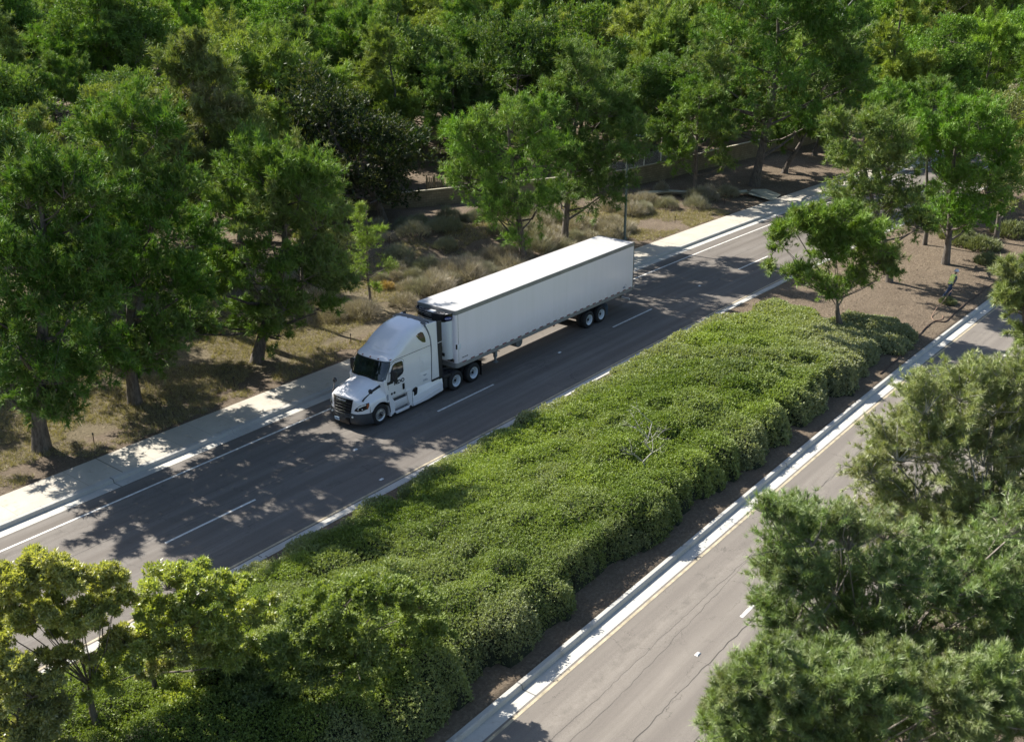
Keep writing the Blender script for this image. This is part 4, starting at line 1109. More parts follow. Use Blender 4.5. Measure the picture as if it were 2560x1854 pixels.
for yy in (.75, 1.84):
    mb = MB(); mb.box(15.98, 16.08, yy - .05, yy + .05, .6, ZB + .02); mb.tube([(16.0, yy, .62), (15.4, yy, 1.14)], .03, 6); LB(mb, 'bar_support', M_steel)
mb = MB(); mb.box(8.1, 8.22, .02, .08, 1.08, 1.16); LB(mb, 'side_marker', M_amber, bevel=.01)
TREES={
 'N':([-2.5, 16.0, 0.6],[[-0.43,-1.62,14.94,1.16],[1.15,0.59,14.71,1.04],[-0.82,-0.78,13.61,1.4],[0.56,1.21,13.35,1.26],[0.03,-2.19,13.4,1.4],[1.61,-0.04,13.1,1.26],[-1.25,-0.05,11.8,1.4],[-0.06,1.7,11.51,1.26],[-0.27,-1.52,11.58,1.65],[1.08,0.36,11.25,1.47],[0.91,-2.56,11.53,1.16],[2.06,-1.05,11.26,1.04],[-0.78,-0.71,9.72,1.57],[0.56,1.21,9.31,1.41],[0.42,-2.15,9.7,1.4],[1.72,-0.39,9.31,1.26],[-1.76,0.59,9.95,1.16],[-0.6,2.36,9.6,1.04],[-0.84,-1.21,7.89,1.21],[0.78,1.1,7.31,1.08]]),
 'A':([-16.38, 9.81, 0.4],[[0.03,-2.56,11.01,1.31],[1.07,-0.49,10.54,1.17],[0.92,-3.69,11.35,1.12],[2.02,-1.66,10.9,1.0],[-0.16,-1.95,8.25,1.68],[0.71,-0.18,7.73,1.51],[0.75,-2.9,6.7,1.68],[1.65,-1.19,6.12,1.51],[-0.66,-1.12,5.17,1.68],[0.16,0.63,4.53,1.51],[-0.09,-2.42,3.72,1.31],[0.98,-0.27,2.83,1.17],[-1.09,-0.34,6.67,1.5],[-0.41,1.18,6.19,1.34],[1.42,-3.58,8.36,1.31],[2.22,-2.13,7.92,1.17],[-0.33,-2.08,2.4,0.84],[0.7,0.03,1.47,0.75]]),
 'B':([-11.0, 10.94, 0.4],[[0.28,-2.51,13.19,1.19],[1.32,-0.85,12.92,1.07],[-0.49,-1.67,12.37,1.19],[0.55,0.08,12.05,1.07],[0.7,-3.57,12.77,1.03],[2.0,-1.59,12.41,0.92],[-0.21,-1.91,10.42,1.64],[0.83,-0.2,10.03,1.47],[0.46,-2.53,8.79,1.64],[1.46,-0.96,8.36,1.47],[-1.13,-0.41,8.39,1.64],[-0.31,1.06,7.99,1.47],[-0.15,-1.85,6.35,1.85],[0.84,-0.22,5.81,1.66],[1.01,-3.13,5.88,1.44],[1.92,-1.75,5.39,1.29],[-1.19,-0.69,5.12,1.64],[-0.21,1.03,4.52,1.47],[-0.08,-2.2,3.84,1.13],[1.04,-0.4,3.12,1.01],[-0.74,-1.49,2.56,0.82],[0.38,0.42,1.75,0.74]]),
 'C':([-3.98, 10.62, 0.4],[[-0.41,-2.81,9.84,1.58],[1.41,-0.51,9.25,1.41],[0.51,-3.9,9.17,1.69],[2.32,-1.75,8.57,1.51],[-1.22,-1.18,8.02,1.8],[0.17,0.68,7.48,1.61],[-0.24,-2.55,7.14,2.03],[1.37,-0.53,6.49,1.82],[1.11,-4.33,7.58,1.35],[2.74,-2.45,6.97,1.21],[-0.92,-1.73,5.1,1.8],[0.59,0.26,4.38,1.61],[0.74,-3.47,5.02,1.69],[2.15,-1.79,4.38,1.51],[-1.96,-0.32,5.55,1.35],[-0.54,1.66,4.88,1.21],[1.77,-4.51,5.42,0.79],[3.11,-3.0,4.85,0.71],[-0.08,-2.88,3.47,1.02],[1.58,-0.82,2.62,0.91],[-2.57,1.31,2.08,0.79],[-1.61,2.74,1.5,0.71]]),
 'D':([1.49, 13.0, 0.8],[[-0.35,-0.63,8.7,1.23],[0.24,0.07,8.52,1.1],[0.2,-1.6,6.76,1.23],[0.98,-0.69,6.49,1.1],[0.63,-1.97,4.45,1.11],[1.29,-1.23,4.19,0.99],[-0.0,-1.26,4.99,0.99],[0.71,-0.42,4.71,0.88]]),
 'E':([6.12, 12.26, 0.7],[[-0.7,-0.18,5.02,0.52],[0.17,0.74,4.72,0.46],[0.05,-1.11,4.34,0.41],[0.88,-0.26,4.04,0.37],[-0.37,-0.26,3.35,0.93],[0.3,0.44,3.09,0.83],[-0.87,0.28,1.99,0.67],[-0.22,0.98,1.72,0.6],[0.3,-1.0,2.22,0.62],[0.92,-0.37,1.97,0.56],[-0.24,-0.69,0.9,0.41],[0.68,0.26,0.49,0.37],[-0.57,-0.3,5.81,0.26],[0.38,0.71,5.5,0.23]]),
 'F':([19.96, 24.79, 1.0],[[-4.66,1.55,8.24,2.63],[-1.1,5.6,7.47,2.35],[-2.57,-0.76,6.91,2.79],[1.09,3.07,6.06,2.5],[-0.79,-2.49,4.56,1.81],[2.4,0.65,3.7,1.62],[-4.65,2.01,4.31,2.63],[-1.22,5.92,3.31,2.35],[-2.8,-0.67,3.01,1.97],[1.25,3.59,1.77,1.76],[-5.54,3.63,6.88,2.3],[-2.74,6.97,6.19,2.06],[-1.16,-2.71,2.32,1.05],[2.46,0.86,1.19,0.94]]),
 'G':([19.05, 10.55, 0.6],[[-3.72,2.6,8.63,1.03],[-1.58,4.48,8.17,0.92],[-2.89,-0.02,3.84,1.17],[0.52,2.77,2.8,1.05],[0.1,-2.15,7.72,1.32],[2.07,-0.71,7.29,1.18],[-0.56,-1.9,9.5,1.47],[2.05,0.04,9.01,1.31],[-2.79,0.73,8.98,1.17],[-0.07,2.99,8.41,1.05],[-2.08,-0.53,8.72,1.76],[1.0,1.91,8.08,1.57],[-3.11,1.25,7.54,1.47],[-0.58,3.38,6.94,1.31],[-0.84,-1.4,6.91,1.76],[1.63,0.48,6.32,1.57],[-2.34,0.4,5.76,1.76],[0.42,2.65,5.03,1.57],[-3.54,1.69,5.81,1.17],[-0.83,4.02,5.07,1.05],[-0.6,-1.59,4.23,1.47],[2.0,0.36,3.49,1.31],[-2.44,-0.41,3.81,1.17],[0.76,2.15,2.84,1.05],[-2.04,-1.2,2.04,0.82],[1.55,1.59,0.85,0.73],[-4.06,2.38,6.39,0.65],[-1.76,4.4,5.79,0.58]]),
 'H':([24.51, 11.04, 0.8],[[-0.47,-1.65,11.24,2.02],[2.09,0.11,10.89,1.8],[-1.42,-0.12,9.15,1.86],[0.57,1.32,8.79,1.67],[0.33,-2.63,9.15,2.17],[2.93,-0.91,8.71,1.94],[1.01,-3.74,6.74,1.55],[3.72,-2.01,6.17,1.39],[-0.59,-1.47,6.11,2.02],[1.83,0.2,5.57,1.8],[0.32,-2.8,3.92,1.71],[3.14,-0.93,3.2,1.53],[-1.5,-0.63,3.64,1.24],[0.91,1.1,2.99,1.11],[1.56,-4.07,7.92,1.09],[3.95,-2.57,7.47,0.97]]),
 'I':([44.25, 11.44, 0.5],[[-1.48,-0.09,6.77,1.85],[0.71,1.12,6.4,1.65],[-2.49,1.39,5.28,1.48],[-0.56,2.5,4.92,1.32],[-0.38,-1.69,5.3,1.66],[2.06,-0.41,4.85,1.49],[-1.98,0.28,3.45,1.48],[0.55,1.69,2.92,1.32],[0.32,-2.33,3.01,1.04],[2.53,-1.2,2.55,0.93],[-1.6,-0.89,8.3,1.11],[1.35,0.71,7.87,0.99]]),
 'J':([51.86, 9.54, 0.4],[[-4.25,0.47,15.54,2.72],[1.31,3.26,15.25,2.43],[-0.73,-4.24,15.86,2.72],[4.95,-1.8,15.6,2.43],[2.8,-6.66,9.22,1.94],[6.86,-5.1,8.74,1.74],[-5.14,2.83,8.58,1.75],[-0.74,5.2,7.98,1.56],[-3.47,-1.63,14.86,3.1],[3.26,1.55,14.45,2.78],[-1.06,-3.93,12.68,3.49],[4.89,-1.34,12.18,3.13],[-4.28,1.04,12.67,2.72],[0.96,3.72,12.21,2.43],[-4.68,1.45,9.75,2.72],[0.49,4.13,9.12,2.43],[-2.52,-1.68,9.39,3.3],[3.18,0.99,8.68,2.95],[0.09,-5.41,9.02,2.72],[5.96,-2.99,8.29,2.43],[-4.77,1.18,6.79,2.13],[1.1,4.2,5.86,1.91],[-3.13,-1.85,6.1,1.94],[3.44,1.23,5.02,1.74],[-1.24,-4.68,6.12,1.94],[6.02,-1.58,4.95,1.74],[1.09,-5.9,11.54,2.33],[6.1,-3.89,11.06,2.08]]),
 'K':([58.79, 9.82, 0.5],[[-0.74,-0.96,4.34,1.64],[1.36,-0.04,4.0,1.46],[-1.61,0.36,3.5,1.23],[0.47,1.3,3.13,1.1],[0.58,-2.09,4.9,1.64],[2.26,-1.39,4.64,1.46]]),
 'L':([68.45, 11.01, 0.6],[[-0.5,-1.52,4.28,1.98],[2.09,-0.49,3.89,1.77],[-1.13,-0.8,2.51,1.1],[1.63,0.33,2.05,0.98],[0.51,-2.27,6.43,2.2],[2.43,-1.52,6.18,1.97]]),
 'O':([18.78, -12.21, 0.3],[[-3.57,1.94,6.55,0.86],[-0.8,3.12,5.82,0.77],[-3.74,2.53,5.65,0.62],[-1.43,3.55,4.99,0.56],[-2.35,0.24,6.56,1.32],[0.88,1.48,5.73,1.18],[-1.09,-0.71,5.6,1.32],[1.57,0.24,4.89,1.18],[-2.46,0.51,4.96,1.08],[0.83,1.79,4.02,0.96],[-0.17,-1.36,4.4,1.01],[1.93,-0.65,3.8,0.9],[0.14,-1.82,3.78,0.67],[2.22,-1.13,3.16,0.6],[-3.57,3.12,4.1,0.36],[-1.94,3.85,3.59,0.32],[-3.33,1.28,3.92,0.72],[-0.08,2.61,2.9,0.64],[-1.27,-0.66,3.53,0.77],[1.82,0.45,2.57,0.69],[-2.41,0.21,3.15,0.6],[1.2,1.59,1.98,0.54]]),
 'P':([30.19, -10.69, 0.2],[[-3.58,2.4,9.61,1.25],[-0.99,3.38,9.18,1.12],[-2.51,0.91,9.88,1.39],[0.24,1.87,9.44,1.24],[-3.33,1.72,7.75,1.39],[-0.37,2.8,7.17,1.24],[-2.08,0.24,7.73,1.39],[0.95,1.26,7.14,1.24],[-3.14,1.84,5.77,1.16],[-0.27,2.9,5.12,1.04],[-1.73,-0.16,5.79,1.39],[1.08,0.76,5.16,1.24],[-0.25,-1.28,3.96,0.89],[1.66,-0.7,3.5,0.79],[-3.81,2.43,8.29,0.89],[-1.14,3.45,7.78,0.79]]),
 'Q':([36.58, -12.2, 0.2],[[-2.53,0.7,9.79,1.46],[0.5,1.58,9.34,1.31],[-0.8,-1.06,9.45,1.46],[2.15,-0.29,9.01,1.31],[-2.65,1.18,7.47,1.46],[0.19,2.04,6.96,1.31],[-1.47,-0.72,7.51,1.75],[1.97,0.21,6.89,1.57],[0.41,-2.11,7.67,1.32],[2.71,-1.55,7.28,1.18],[-1.9,-0.01,5.45,1.75],[1.26,0.87,4.79,1.57],[-0.15,-1.92,5.39,1.61],[2.65,-1.23,4.82,1.44],[-2.41,0.16,3.73,1.11],[1.12,1.16,2.91,0.99],[-1.03,-1.44,3.7,1.11],[2.65,-0.49,2.85,0.99],[-2.88,1.87,8.87,1.17],[-0.51,2.61,8.49,1.05]]),
 'R':([40.83, -9.42, 0.2],[[-1.99,1.25,9.82,1.25],[-0.38,1.76,9.6,1.11],[-2.81,2.55,10.11,1.09],[-1.52,2.99,9.94,0.98],[-1.49,0.62,10.72,0.93],[0.18,1.14,10.51,0.84]]),
 'S':([44.82, -13.24, 0.2],[[-1.01,0.1,9.05,1.41],[0.61,0.48,8.83,1.27],[-0.14,-0.83,6.53,1.41],[1.29,-0.51,6.29,1.27],[-0.29,-0.78,4.31,1.32],[1.33,-0.42,3.99,1.18],[-0.87,-0.42,2.74,0.75],[1.19,0.05,2.29,0.67],[-1.65,0.82,9.99,0.88],[0.19,1.28,9.75,0.79]]),
 'X':([-25.34, -9.39, 0.1],[[-1.12,0.37,6.01,0.7],[-0.59,1.61,5.24,0.62],[-0.56,-0.56,6.22,0.7],[0.23,1.14,5.14,0.62],[0.14,-1.09,5.82,0.58],[0.73,0.07,5.04,0.52],[-1.02,0.03,5.05,0.7],[-0.38,1.5,4.07,0.62],[-0.35,-0.85,4.93,0.64],[0.4,0.73,3.83,0.57],[0.29,-1.3,5.3,0.44],[0.86,-0.2,4.53,0.39],[-1.4,0.8,4.54,0.58],[-0.92,1.99,3.74,0.52]]),
 'Y':([-23.6, -9.29, 0.1],[[0.21,-1.17,4.86,0.67],[0.77,-0.21,4.18,0.6],[0.76,-1.98,5.04,0.61],[1.47,-0.88,4.23,0.54],[1.25,-2.41,4.68,0.46],[1.86,-1.51,4.0,0.41],[0.28,-1.22,3.72,0.67],[0.86,-0.25,2.98,0.6],[0.97,-2.01,3.53,0.61],[1.54,-1.14,2.83,0.54],[-0.11,-0.67,4.13,0.39],[0.41,0.25,3.46,0.35],[0.38,-1.52,2.94,0.61],[1.09,-0.35,1.98,0.54],[1.1,-2.03,2.45,0.61],[1.59,-1.29,1.81,0.54],[-0.25,-0.67,2.33,0.36],[0.38,0.46,1.41,0.33]]),
 'Z':([-27.47, -8.79, 0.1],[[0.14,-1.0,4.23,0.61],[0.56,0.04,3.49,0.55],[-0.21,-0.45,3.25,0.67],[0.13,0.45,2.57,0.6],[0.33,-1.28,3.59,0.56],[0.77,-0.2,2.77,0.5],[0.17,-0.96,2.44,0.67],[0.57,0.03,1.64,0.6],[0.48,-1.4,2.87,0.44],[0.89,-0.42,2.09,0.4]]),
 'V':([-19.45, -13.38, 0.1],[[-1.04,-0.65,5.21,0.74],[0.48,1.1,3.75,0.67],[-0.28,-1.39,5.39,0.68],[1.23,0.2,4.02,0.61],[-1.61,0.19,4.47,0.68],[-0.22,1.92,3.02,0.61],[0.56,-1.78,4.62,0.52],[1.58,-0.77,3.7,0.47],[-1.35,-0.12,3.46,0.68],[0.07,1.6,1.91,0.61],[-0.78,-1.09,3.56,0.68],[0.77,0.63,1.94,0.61],[-1.95,0.85,3.24,0.62],[-0.8,2.37,1.91,0.56],[0.09,-1.56,3.28,0.56],[1.47,-0.15,1.89,0.5],[-2.05,1.48,1.82,0.62],[-1.17,2.69,0.71,0.56],[-1.55,0.14,2.29,0.62],[0.0,2.07,0.45,0.56],[-0.92,-0.95,2.28,0.5],[0.79,0.97,0.33,0.44]]),
 'U1':([-10.5, -27.5, 0.15],[[-1.38,1.21,10.41,0.66],[-0.06,1.52,9.88,0.59],[-1.86,1.84,10.06,0.6],[-0.63,2.17,9.54,0.54],[-0.78,0.52,10.15,0.77],[0.37,0.76,9.69,0.69],[-2.09,2.24,8.85,0.66],[-1.14,2.51,8.39,0.59],[-1.54,1.46,8.87,0.82],[-0.36,1.75,8.31,0.74],[-0.84,0.59,8.73,0.87],[0.32,0.84,8.19,0.79],[-2.31,2.63,8.21,0.42],[-1.63,2.84,7.85,0.37],[-1.76,1.75,7.63,0.71],[-0.64,2.05,7.05,0.64],[-0.92,0.68,7.38,0.87],[0.28,0.94,6.76,0.79],[-0.31,-0.05,7.73,0.66],[0.8,0.15,7.19,0.59],[-1.29,1.11,6.63,0.71],[-0.01,1.41,5.92,0.64],[-0.56,0.27,10.72,0.55],[0.55,0.49,10.3,0.49],[-0.02,-0.37,6.57,0.66],[0.99,-0.2,6.04,0.59]]),
 'U2':([-17.0, -27.0, 0.15],[[-1.92,1.83,9.95,0.41],[-0.63,2.35,9.19,0.37],[-1.6,1.37,9.47,0.54],[-0.13,1.91,8.57,0.49],[-1.83,1.75,8.61,0.5],[-0.58,2.24,7.78,0.45],[-1.22,0.79,9.4,0.5],[0.51,1.35,8.36,0.45],[-1.26,0.92,8.34,0.72],[0.27,1.44,7.32,0.65],[-1.68,1.52,7.56,0.5],[-0.33,2.03,6.59,0.45],[-0.7,0.16,8.56,0.72],[1.0,0.65,7.48,0.65],[-0.94,0.48,7.39,0.68],[0.73,0.99,6.21,0.61],[-0.08,-0.58,8.11,0.72],[1.58,-0.19,7.06,0.65],[-0.41,-0.19,7.16,0.72],[1.3,0.26,5.96,0.65],[0.57,-1.27,8.05,0.72],[1.95,-1.0,7.2,0.65],[1.11,-1.77,8.29,0.54],[2.07,-1.62,7.73,0.49],[0.41,-1.14,6.88,0.72],[1.95,-0.82,5.84,0.65],[1.18,-1.88,6.99,0.63],[2.18,-1.72,6.34,0.57]]),
 'U3':([-21.0, -27.2, 0.15],[[-1.55,1.16,8.52,0.29],[0.16,1.92,7.05,0.26],[-1.26,0.72,8.92,0.31],[0.66,1.5,7.36,0.28],[-1.36,0.91,7.95,0.43],[0.39,1.66,6.39,0.38],[-0.94,0.32,8.27,0.46],[1.02,1.04,6.62,0.42],[-0.55,-0.19,8.64,0.5],[1.5,0.47,7.02,0.45],[-0.03,-0.81,8.34,0.54],[2.0,-0.26,6.74,0.49],[-0.47,-0.28,7.59,0.54],[1.56,0.36,5.84,0.49],[0.52,-1.41,8.19,0.62],[2.37,-0.99,6.76,0.56],[1.22,-2.11,8.08,0.62],[2.65,-1.86,7.02,0.56],[1.73,-2.58,7.5,0.46],[2.75,-2.44,6.73,0.42],[-1.53,1.13,7.46,0.27],[0.19,1.89,5.86,0.24],[-0.99,0.36,7.31,0.39],[0.99,1.1,5.51,0.35]]),
 'T':([6.5, -25.5, 0.15],[[-1.89,2.12,8.74,0.64],[-1.22,2.26,8.55,0.57],[-1.46,1.58,7.68,0.75],[-0.8,1.72,7.48,0.68],[-1.88,2.08,7.96,0.47],[-1.13,2.24,7.73,0.42],[-1.2,1.23,6.6,0.67],[-0.5,1.37,6.38,0.6],[-1.12,1.21,8.72,0.84]])}
XL={"V":[[-1.83,2.51,1.98,0.78],[-0.95,2.01,0.26,0.78],[-0.74,0.12,0.42,0.72],[0.62,-0.74,1.24,0.59],[1.96,-0.96,2.28,0.52],[-1.4,3.3,-1.09,0.78],[-1.5,0.44,0.12,0.72],[-2.7,2.28,1.53,0.72]],"Y":[[-0.74,-0.8,3.26,0.64],[1.8,-2.5,3.72,0.58],[-1.21,-0.29,2.44,0.58],[0.41,-0.69,1.02,0.64],[1.27,-1.02,0.17,0.64]],"X":[[-0.56,-0.15,3.52,0.49],[0.91,-0.47,3.5,0.43],[-1.22,1.9,4.91,0.61]],"Z":[[-0.48,-1.24,2.21,0.7],[0.75,-0.72,0.9,0.53],[-0.46,-0.35,2.26,0.59]],"A":[[1.92,-2.76,4.78,1.18],[1.17,-2.31,10.41,1.38],[0.41,0.23,10.01,1.38],[-0.71,0.67,2.94,1.18],[1.93,-3.76,10.83,1.18]],"B":[[-0.12,0.32,6.37,1.51],[2.36,-1.9,7.47,1.3],[1.69,-2.89,4.36,0.97],[-0.9,0.06,2.69,1.08],[1.72,-2.6,9.78,1.3],[-0.48,2.29,2.51,1.08],[1.24,0.27,1.52,0.87],[1.61,-1.37,3.17,1.08]],"C":[[-0.64,2.36,6.45,1.31],[-0.83,2.39,2.86,1.19],[0.06,-0.55,9.92,1.42],[1.77,-3.81,9.6,1.19],[0.3,0.21,2.25,1.19],[0.97,-1.01,1.33,0.9],[1.9,-2.94,2.96,0.95],[-1.1,0.33,4.06,1.07],[-1.8,1.91,2.47,0.95]],"U1":[[-2.71,2.9,8.53,0.28],[-1.82,2.45,6.26,0.49],[-2.12,3.13,7.07,0.28],[-0.1,0.09,10.03,0.66],[0.58,-0.17,7.39,0.66],[-0.71,0.68,6.26,0.66],[0.57,-0.25,6.38,0.66],[0.16,0.35,6.75,0.66],[-0.95,2.1,6.51,0.55],[0.8,0.07,8.49,0.55],[-1.25,2.62,6.86,0.38],[-0.26,0.62,9.22,0.66],[0.14,0.2,9.2,0.55],[-0.94,2.57,9.17,0.33],[-0.9,1.29,9.27,0.6],[0.43,0.52,5.9,0.66]],"U2":[[2.84,-1.91,6.28,0.54],[2.54,-1.69,8.08,0.54],[1.22,-0.93,8.44,0.54],[-0.04,0.06,8.79,0.5],[0.93,-0.4,8.38,0.54],[2.01,-1.61,7.31,0.63],[0.01,0.54,7.27,0.54],[-0.86,1.19,6.57,0.5],[-1.1,1.77,6.45,0.36],[0.82,-1.56,9.6,0.54],[-0.43,0.53,6.17,0.45],[-0.07,-0.29,6.21,0.54],[1.38,-0.86,5.48,0.54],[2.49,-1.55,5.13,0.54],[-1.85,1.99,9.26,0.32],[-2.19,2.1,10.18,0.22],[-0.66,1.9,9.67,0.23],[-1.67,2.24,7.8,0.23],[-0.7,1.38,5.93,0.41],[-1.25,1.01,9.84,0.27],[-0.5,0.34,9.43,0.36]],"U3":[[0.14,0.78,8.03,0.31],[0.34,0.31,8.42,0.31],[1.16,-0.13,6.81,0.46],[1.9,-0.8,6.23,0.46],[1.48,-1.73,7.02,0.46],[1.03,-0.53,8.1,0.39],[1.47,-1.5,8.1,0.39],[2.27,-2.37,7.93,0.46],[-0.57,0.94,6.8,0.39],[-0.3,2.02,7.09,0.17],[-0.58,1.51,8.32,0.2],[-0.9,0.75,9.24,0.22],[-0.72,1.87,6.92,0.19]]}

# ================================================================== VEGETATION
M_fol = foliage('tree_foliage', (.045, .090, .014), (.235, .340, .062), (.24, .23, .14), .24, use_obj=True)
M_pine = foliage('pine_needles', (.048, .092, .014), (.265, .365, .074), (.26, .235, .14), .22, use_obj=True)
M_leaf = foliage('young_leaves', (.170, .205, .045), (.540, .560, .230), (.46, .40, .24), .42, .4, use_obj=True, gloss=.05)
M_npine = foliage('near_needles', (.060, .090, .026), (.270, .320, .140), (.34, .30, .20), .2, .45, use_obj=True, gloss=.04)
M_hedge = foliage('hedge_leaves', (.080, .138, .018), (.285, .370, .080), (.30, .32, .20), .30)
M_grass = foliage('dry_grass', (.15, .14, .055), (.35, .31, .15), (.38, .33, .22), .2)
M_brush = foliage('dry_twigs', (.20, .175, .13), (.52, .46, .37), (.22, .24, .15), .1)
def mat_bark(name, a, b):
    t = NT(name); ob = t.coord(); mp = t.n.new('ShaderNodeMapping'); mp.inputs['Scale'].default_value = (9, 9, 2.2); t.l.new(ob, mp.inputs[0])
    n = t.noise(1.0, 6, .7, mp.outputs[0]); t.set('Base Color', t.mix(t.ramp(n, [(.35, 0.0), (.65, 1.0)]), a, b)); t.set('Roughness', .9); t.bump(n, .8, .03); return t.m
M_bark = mat_bark('bark', (.055, .045, .036), (.17, .145, .12))
M_twig = mat_bark('twig_bark', (.12, .10, .08), (.36, .32, .27))
M_pale = mat_bark('pale_bark', (.20, .19, .16), (.48, .46, .41))

GROW = dict(X=1.1, Y=1.1, Z=1.15, V=1.0, U1=1.45, U2=1.45, U3=1.45, P=1.35, Q=1.35, R=1.3, S=1.35, O=1.16, A=1.4, B=1.38, C=1.3, D=1.2, F=1.2, G=1.25, H=1.25, I=1.25, J=1.22, K=1.25, L=1.25)
def tree(name, key, label, base=None, lobes=None, seed=0, cat='tree', group=None, br=.2, tufts=2600, blades=7, L=.26, W=.05, m=None, col=(1, 1, 1), spread=.6, quad=False, sub=.42, brush=0.0, fill=1.0, top=None, lean=(0, 0), bark=None, huebias=0.0, nsub=9, twig=.02, updir=.5, wob=.25, ntw=1.0, nolimb=False):
    rng = np.random.RandomState(seed)
    if key: base, lobes = TREES[key]
    bx, by, bz = base
    bz = float(H(bx, by)); grow = GROW.get(key, 1.12)
    dz = base[2] - bz
    lobes = [(a, b, c + dz, r * grow) for a, b, c, r in lobes]
    t = empty(name, (bx, by, bz), label, cat, group)
    me, subs = crown_mesh('crown', rng, lobes, tufts, blades, L, W, m or M_pine, spread, quad, sub, updir, huebias, nsub, fill, brush=brush)
    cr = link('crown', me, t); cr.color = tuple(col) + (1,)
    la = np.array(lobes)
    if key in ('U1', 'U2', 'U3'): top = (0.0, .4, 6.0)
    if top is None:
        hi = la[la[:, 2] > np.percentile(la[:, 2], 60)]
        top = (float(hi[:, 0].mean()) * .9, float(hi[:, 1].mean()) * .9, float(la[:, 2].max()) * .97)
    mb = trunk_mb(rng, br, top, lobes, subs, lean, twig=twig, wob=wob, ntw=ntw)
    tk = mb.build('trunk', bark or M_bark, t, (0, 0, 0), smooth=60, recalc=False)
    return t
G1 = 'pines planted along the pavement verge'
DG = (.50, .74, .5); MG = (.72, .90, .7); OG = (1.05, 1.0, 1.2); BG = (.95, 1.15, .7)
K = dict(tufts=8600, blades=8, L=.29, W=.050, nsub=9, sub=.42, brush=.20)
TREES['V'][1].extend(XL['V']); TREES['V'] = (TREES['V'][0], [[a, b, c * .82, r] for a, b, c, r in TREES['V'][1]]); TREES['U1'][1].extend(XL['U1']); TREES['U2'][1].extend(XL['U2']); TREES['U3'][1].extend(XL['U3']); TREES['X'][1].extend(XL['X']); TREES['Y'][1].extend(XL['Y']); TREES['Z'][1].extend(XL['Z']); TREES['A'][1].extend(XL['A']); TREES['B'][1].extend(XL['B']); TREES['C'][1].extend(XL['C'])
tree('pine_tree', 'A', 'dark pine nearest the left edge of the picture, thick trunk shading the pavement', seed=1, br=.34, col=DG, group=G1, **dict(K, tufts=13000))
tree('pine_tree', 'B', 'tall dark pine second from the left edge, straight trunk above dry grass', seed=2, br=.28, col=(.55, .82, .5), group=G1, **dict(K, tufts=13000))
tree('pine_tree', 'C', 'big leaning pine left of the truck cab with a long trunk shadow', seed=3, br=.30, col=MG, group=G1, lean=(1.0, -.2), **dict(K, tufts=15000))
tree('pine_tree', 'D', 'grey-olive pine on a thin trunk close behind the big leaning pine', seed=4, br=.16, col=OG, group=G1, huebias=.15, **dict(K, tufts=3000))
tree('tall_olive_tree', 'N', 'tallest grey-olive tree behind the leaning pine, towering over the left row', seed=51, br=.34, col=(.85, .90, 1.0), huebias=.18, **dict(K, tufts=11000, L=.3, W=.055))
tree('young_pine', 'E', 'slim young pale green pine alone on the dry slope above the cab', seed=5, br=.085, col=(1.25, 1.35, .9), cat='tree', **dict(K, tufts=1500, blades=7, L=.22, W=.028, sub=.5, twig=.012))
tree('broad_dark_tree', 'F', 'wide almost black evergreen behind the mound, above the cab', seed=6, br=.3, m=M_fol, col=(.16, .22, .3), **dict(K, tufts=7000, blades=5, L=.32, W=.12, quad=True, brush=0.0))
tree('pine_tree', 'G', 'bright green spreading pine behind the middle of the trailer', seed=7, br=.26, col=(.85, 1.12, .8), group=G1, **dict(K, tufts=9500, L=.34))
tree('pine_tree', 'H', 'tall dark green pine with olive top behind the rear of the trailer', seed=8, br=.26, col=(.62, .82, .7), group=G1, huebias=.06, **dict(K, tufts=10500, L=.34))
tree('pine_tree', 'I', 'small round pine between the trailer tail and the concrete channel', seed=9, br=.22, col=(.8, .95, .75), group=G1, **dict(K, tufts=3800, L=.36, W=.06))
tree('pine_tree', 'J', 'largest tallest pine at the top of the picture, leaning trunk by the pavement', seed=10, br=.42, col=(.60, .86, .6), group=G1, lean=(1.0, -.2), **dict(K, tufts=15000, L=.42, W=.07))
tree('pine_tree', 'K', 'pine with upright trunk just right of the largest pine', seed=11, br=.3, col=(.62, .8, .6), group=G1, **dict(K, tufts=2800, L=.42, W=.08))
tree('pine_tree', 'L', 'last pine of the verge row where the pavement disappears', seed=12, br=.28, col=(.6, .8, .58), group=G1, **dict(K, tufts=2800, L=.45, W=.09))
G2 = 'trees growing on the median'
tree('forked_pine', 'O', 'forked bushy pine standing at the end of the green hedge', seed=13, br=.24, col=(.86, 1.0, .7), group=G2, top=(-.5, .4, 2.2), **dict(K, tufts=7500, blades=9, L=.30, W=.045, brush=.28))
tree('pine_tree', 'P', 'olive green pine on the median, left of the bright one', seed=14, br=.2, col=(.85, .98, .9), group=G2, huebias=.12, **dict(K, tufts=6500, L=.30))
tree('pine_tree', 'Q', 'bright green rounded pine on the median above the worker', seed=15, br=.24, col=(.78, 1.12, .5), group=G2, **dict(K, tufts=9000, L=.32))
tree('pine_tree', 'R', 'dark slender pine on the median half hidden behind the bright one', seed=16, br=.14, col=(.7, .95, .6), group=G2, **dict(K, tufts=2200, L=.34))
tree('grey_leaf_tree', 'S', 'thin grey-leaved tree with bare twigs at the right edge of the median', seed=17, br=.18, m=M_fol, col=(1.25, 1.1, 1.3), huebias=.35, group=G2, **dict(K, tufts=3000, blades=4, L=.2, W=.08, quad=True, brush=0.0))
G3 = 'trees at the near edge of the picture'
KX = dict(tufts=21000, fill=0, blades=6, L=.11, W=.040, quad=True, m=M_leaf, nsub=11, sub=.30, spread=.8, updir=.35)
tree('leafy_tree', 'X', 'yellow-green leafy tree with a forked trunk in the lower left corner', seed=21, br=.17, col=(1.0, 1.0, .85), group=G3, top=(.1, .3, 2.2), twig=.012, **KX)
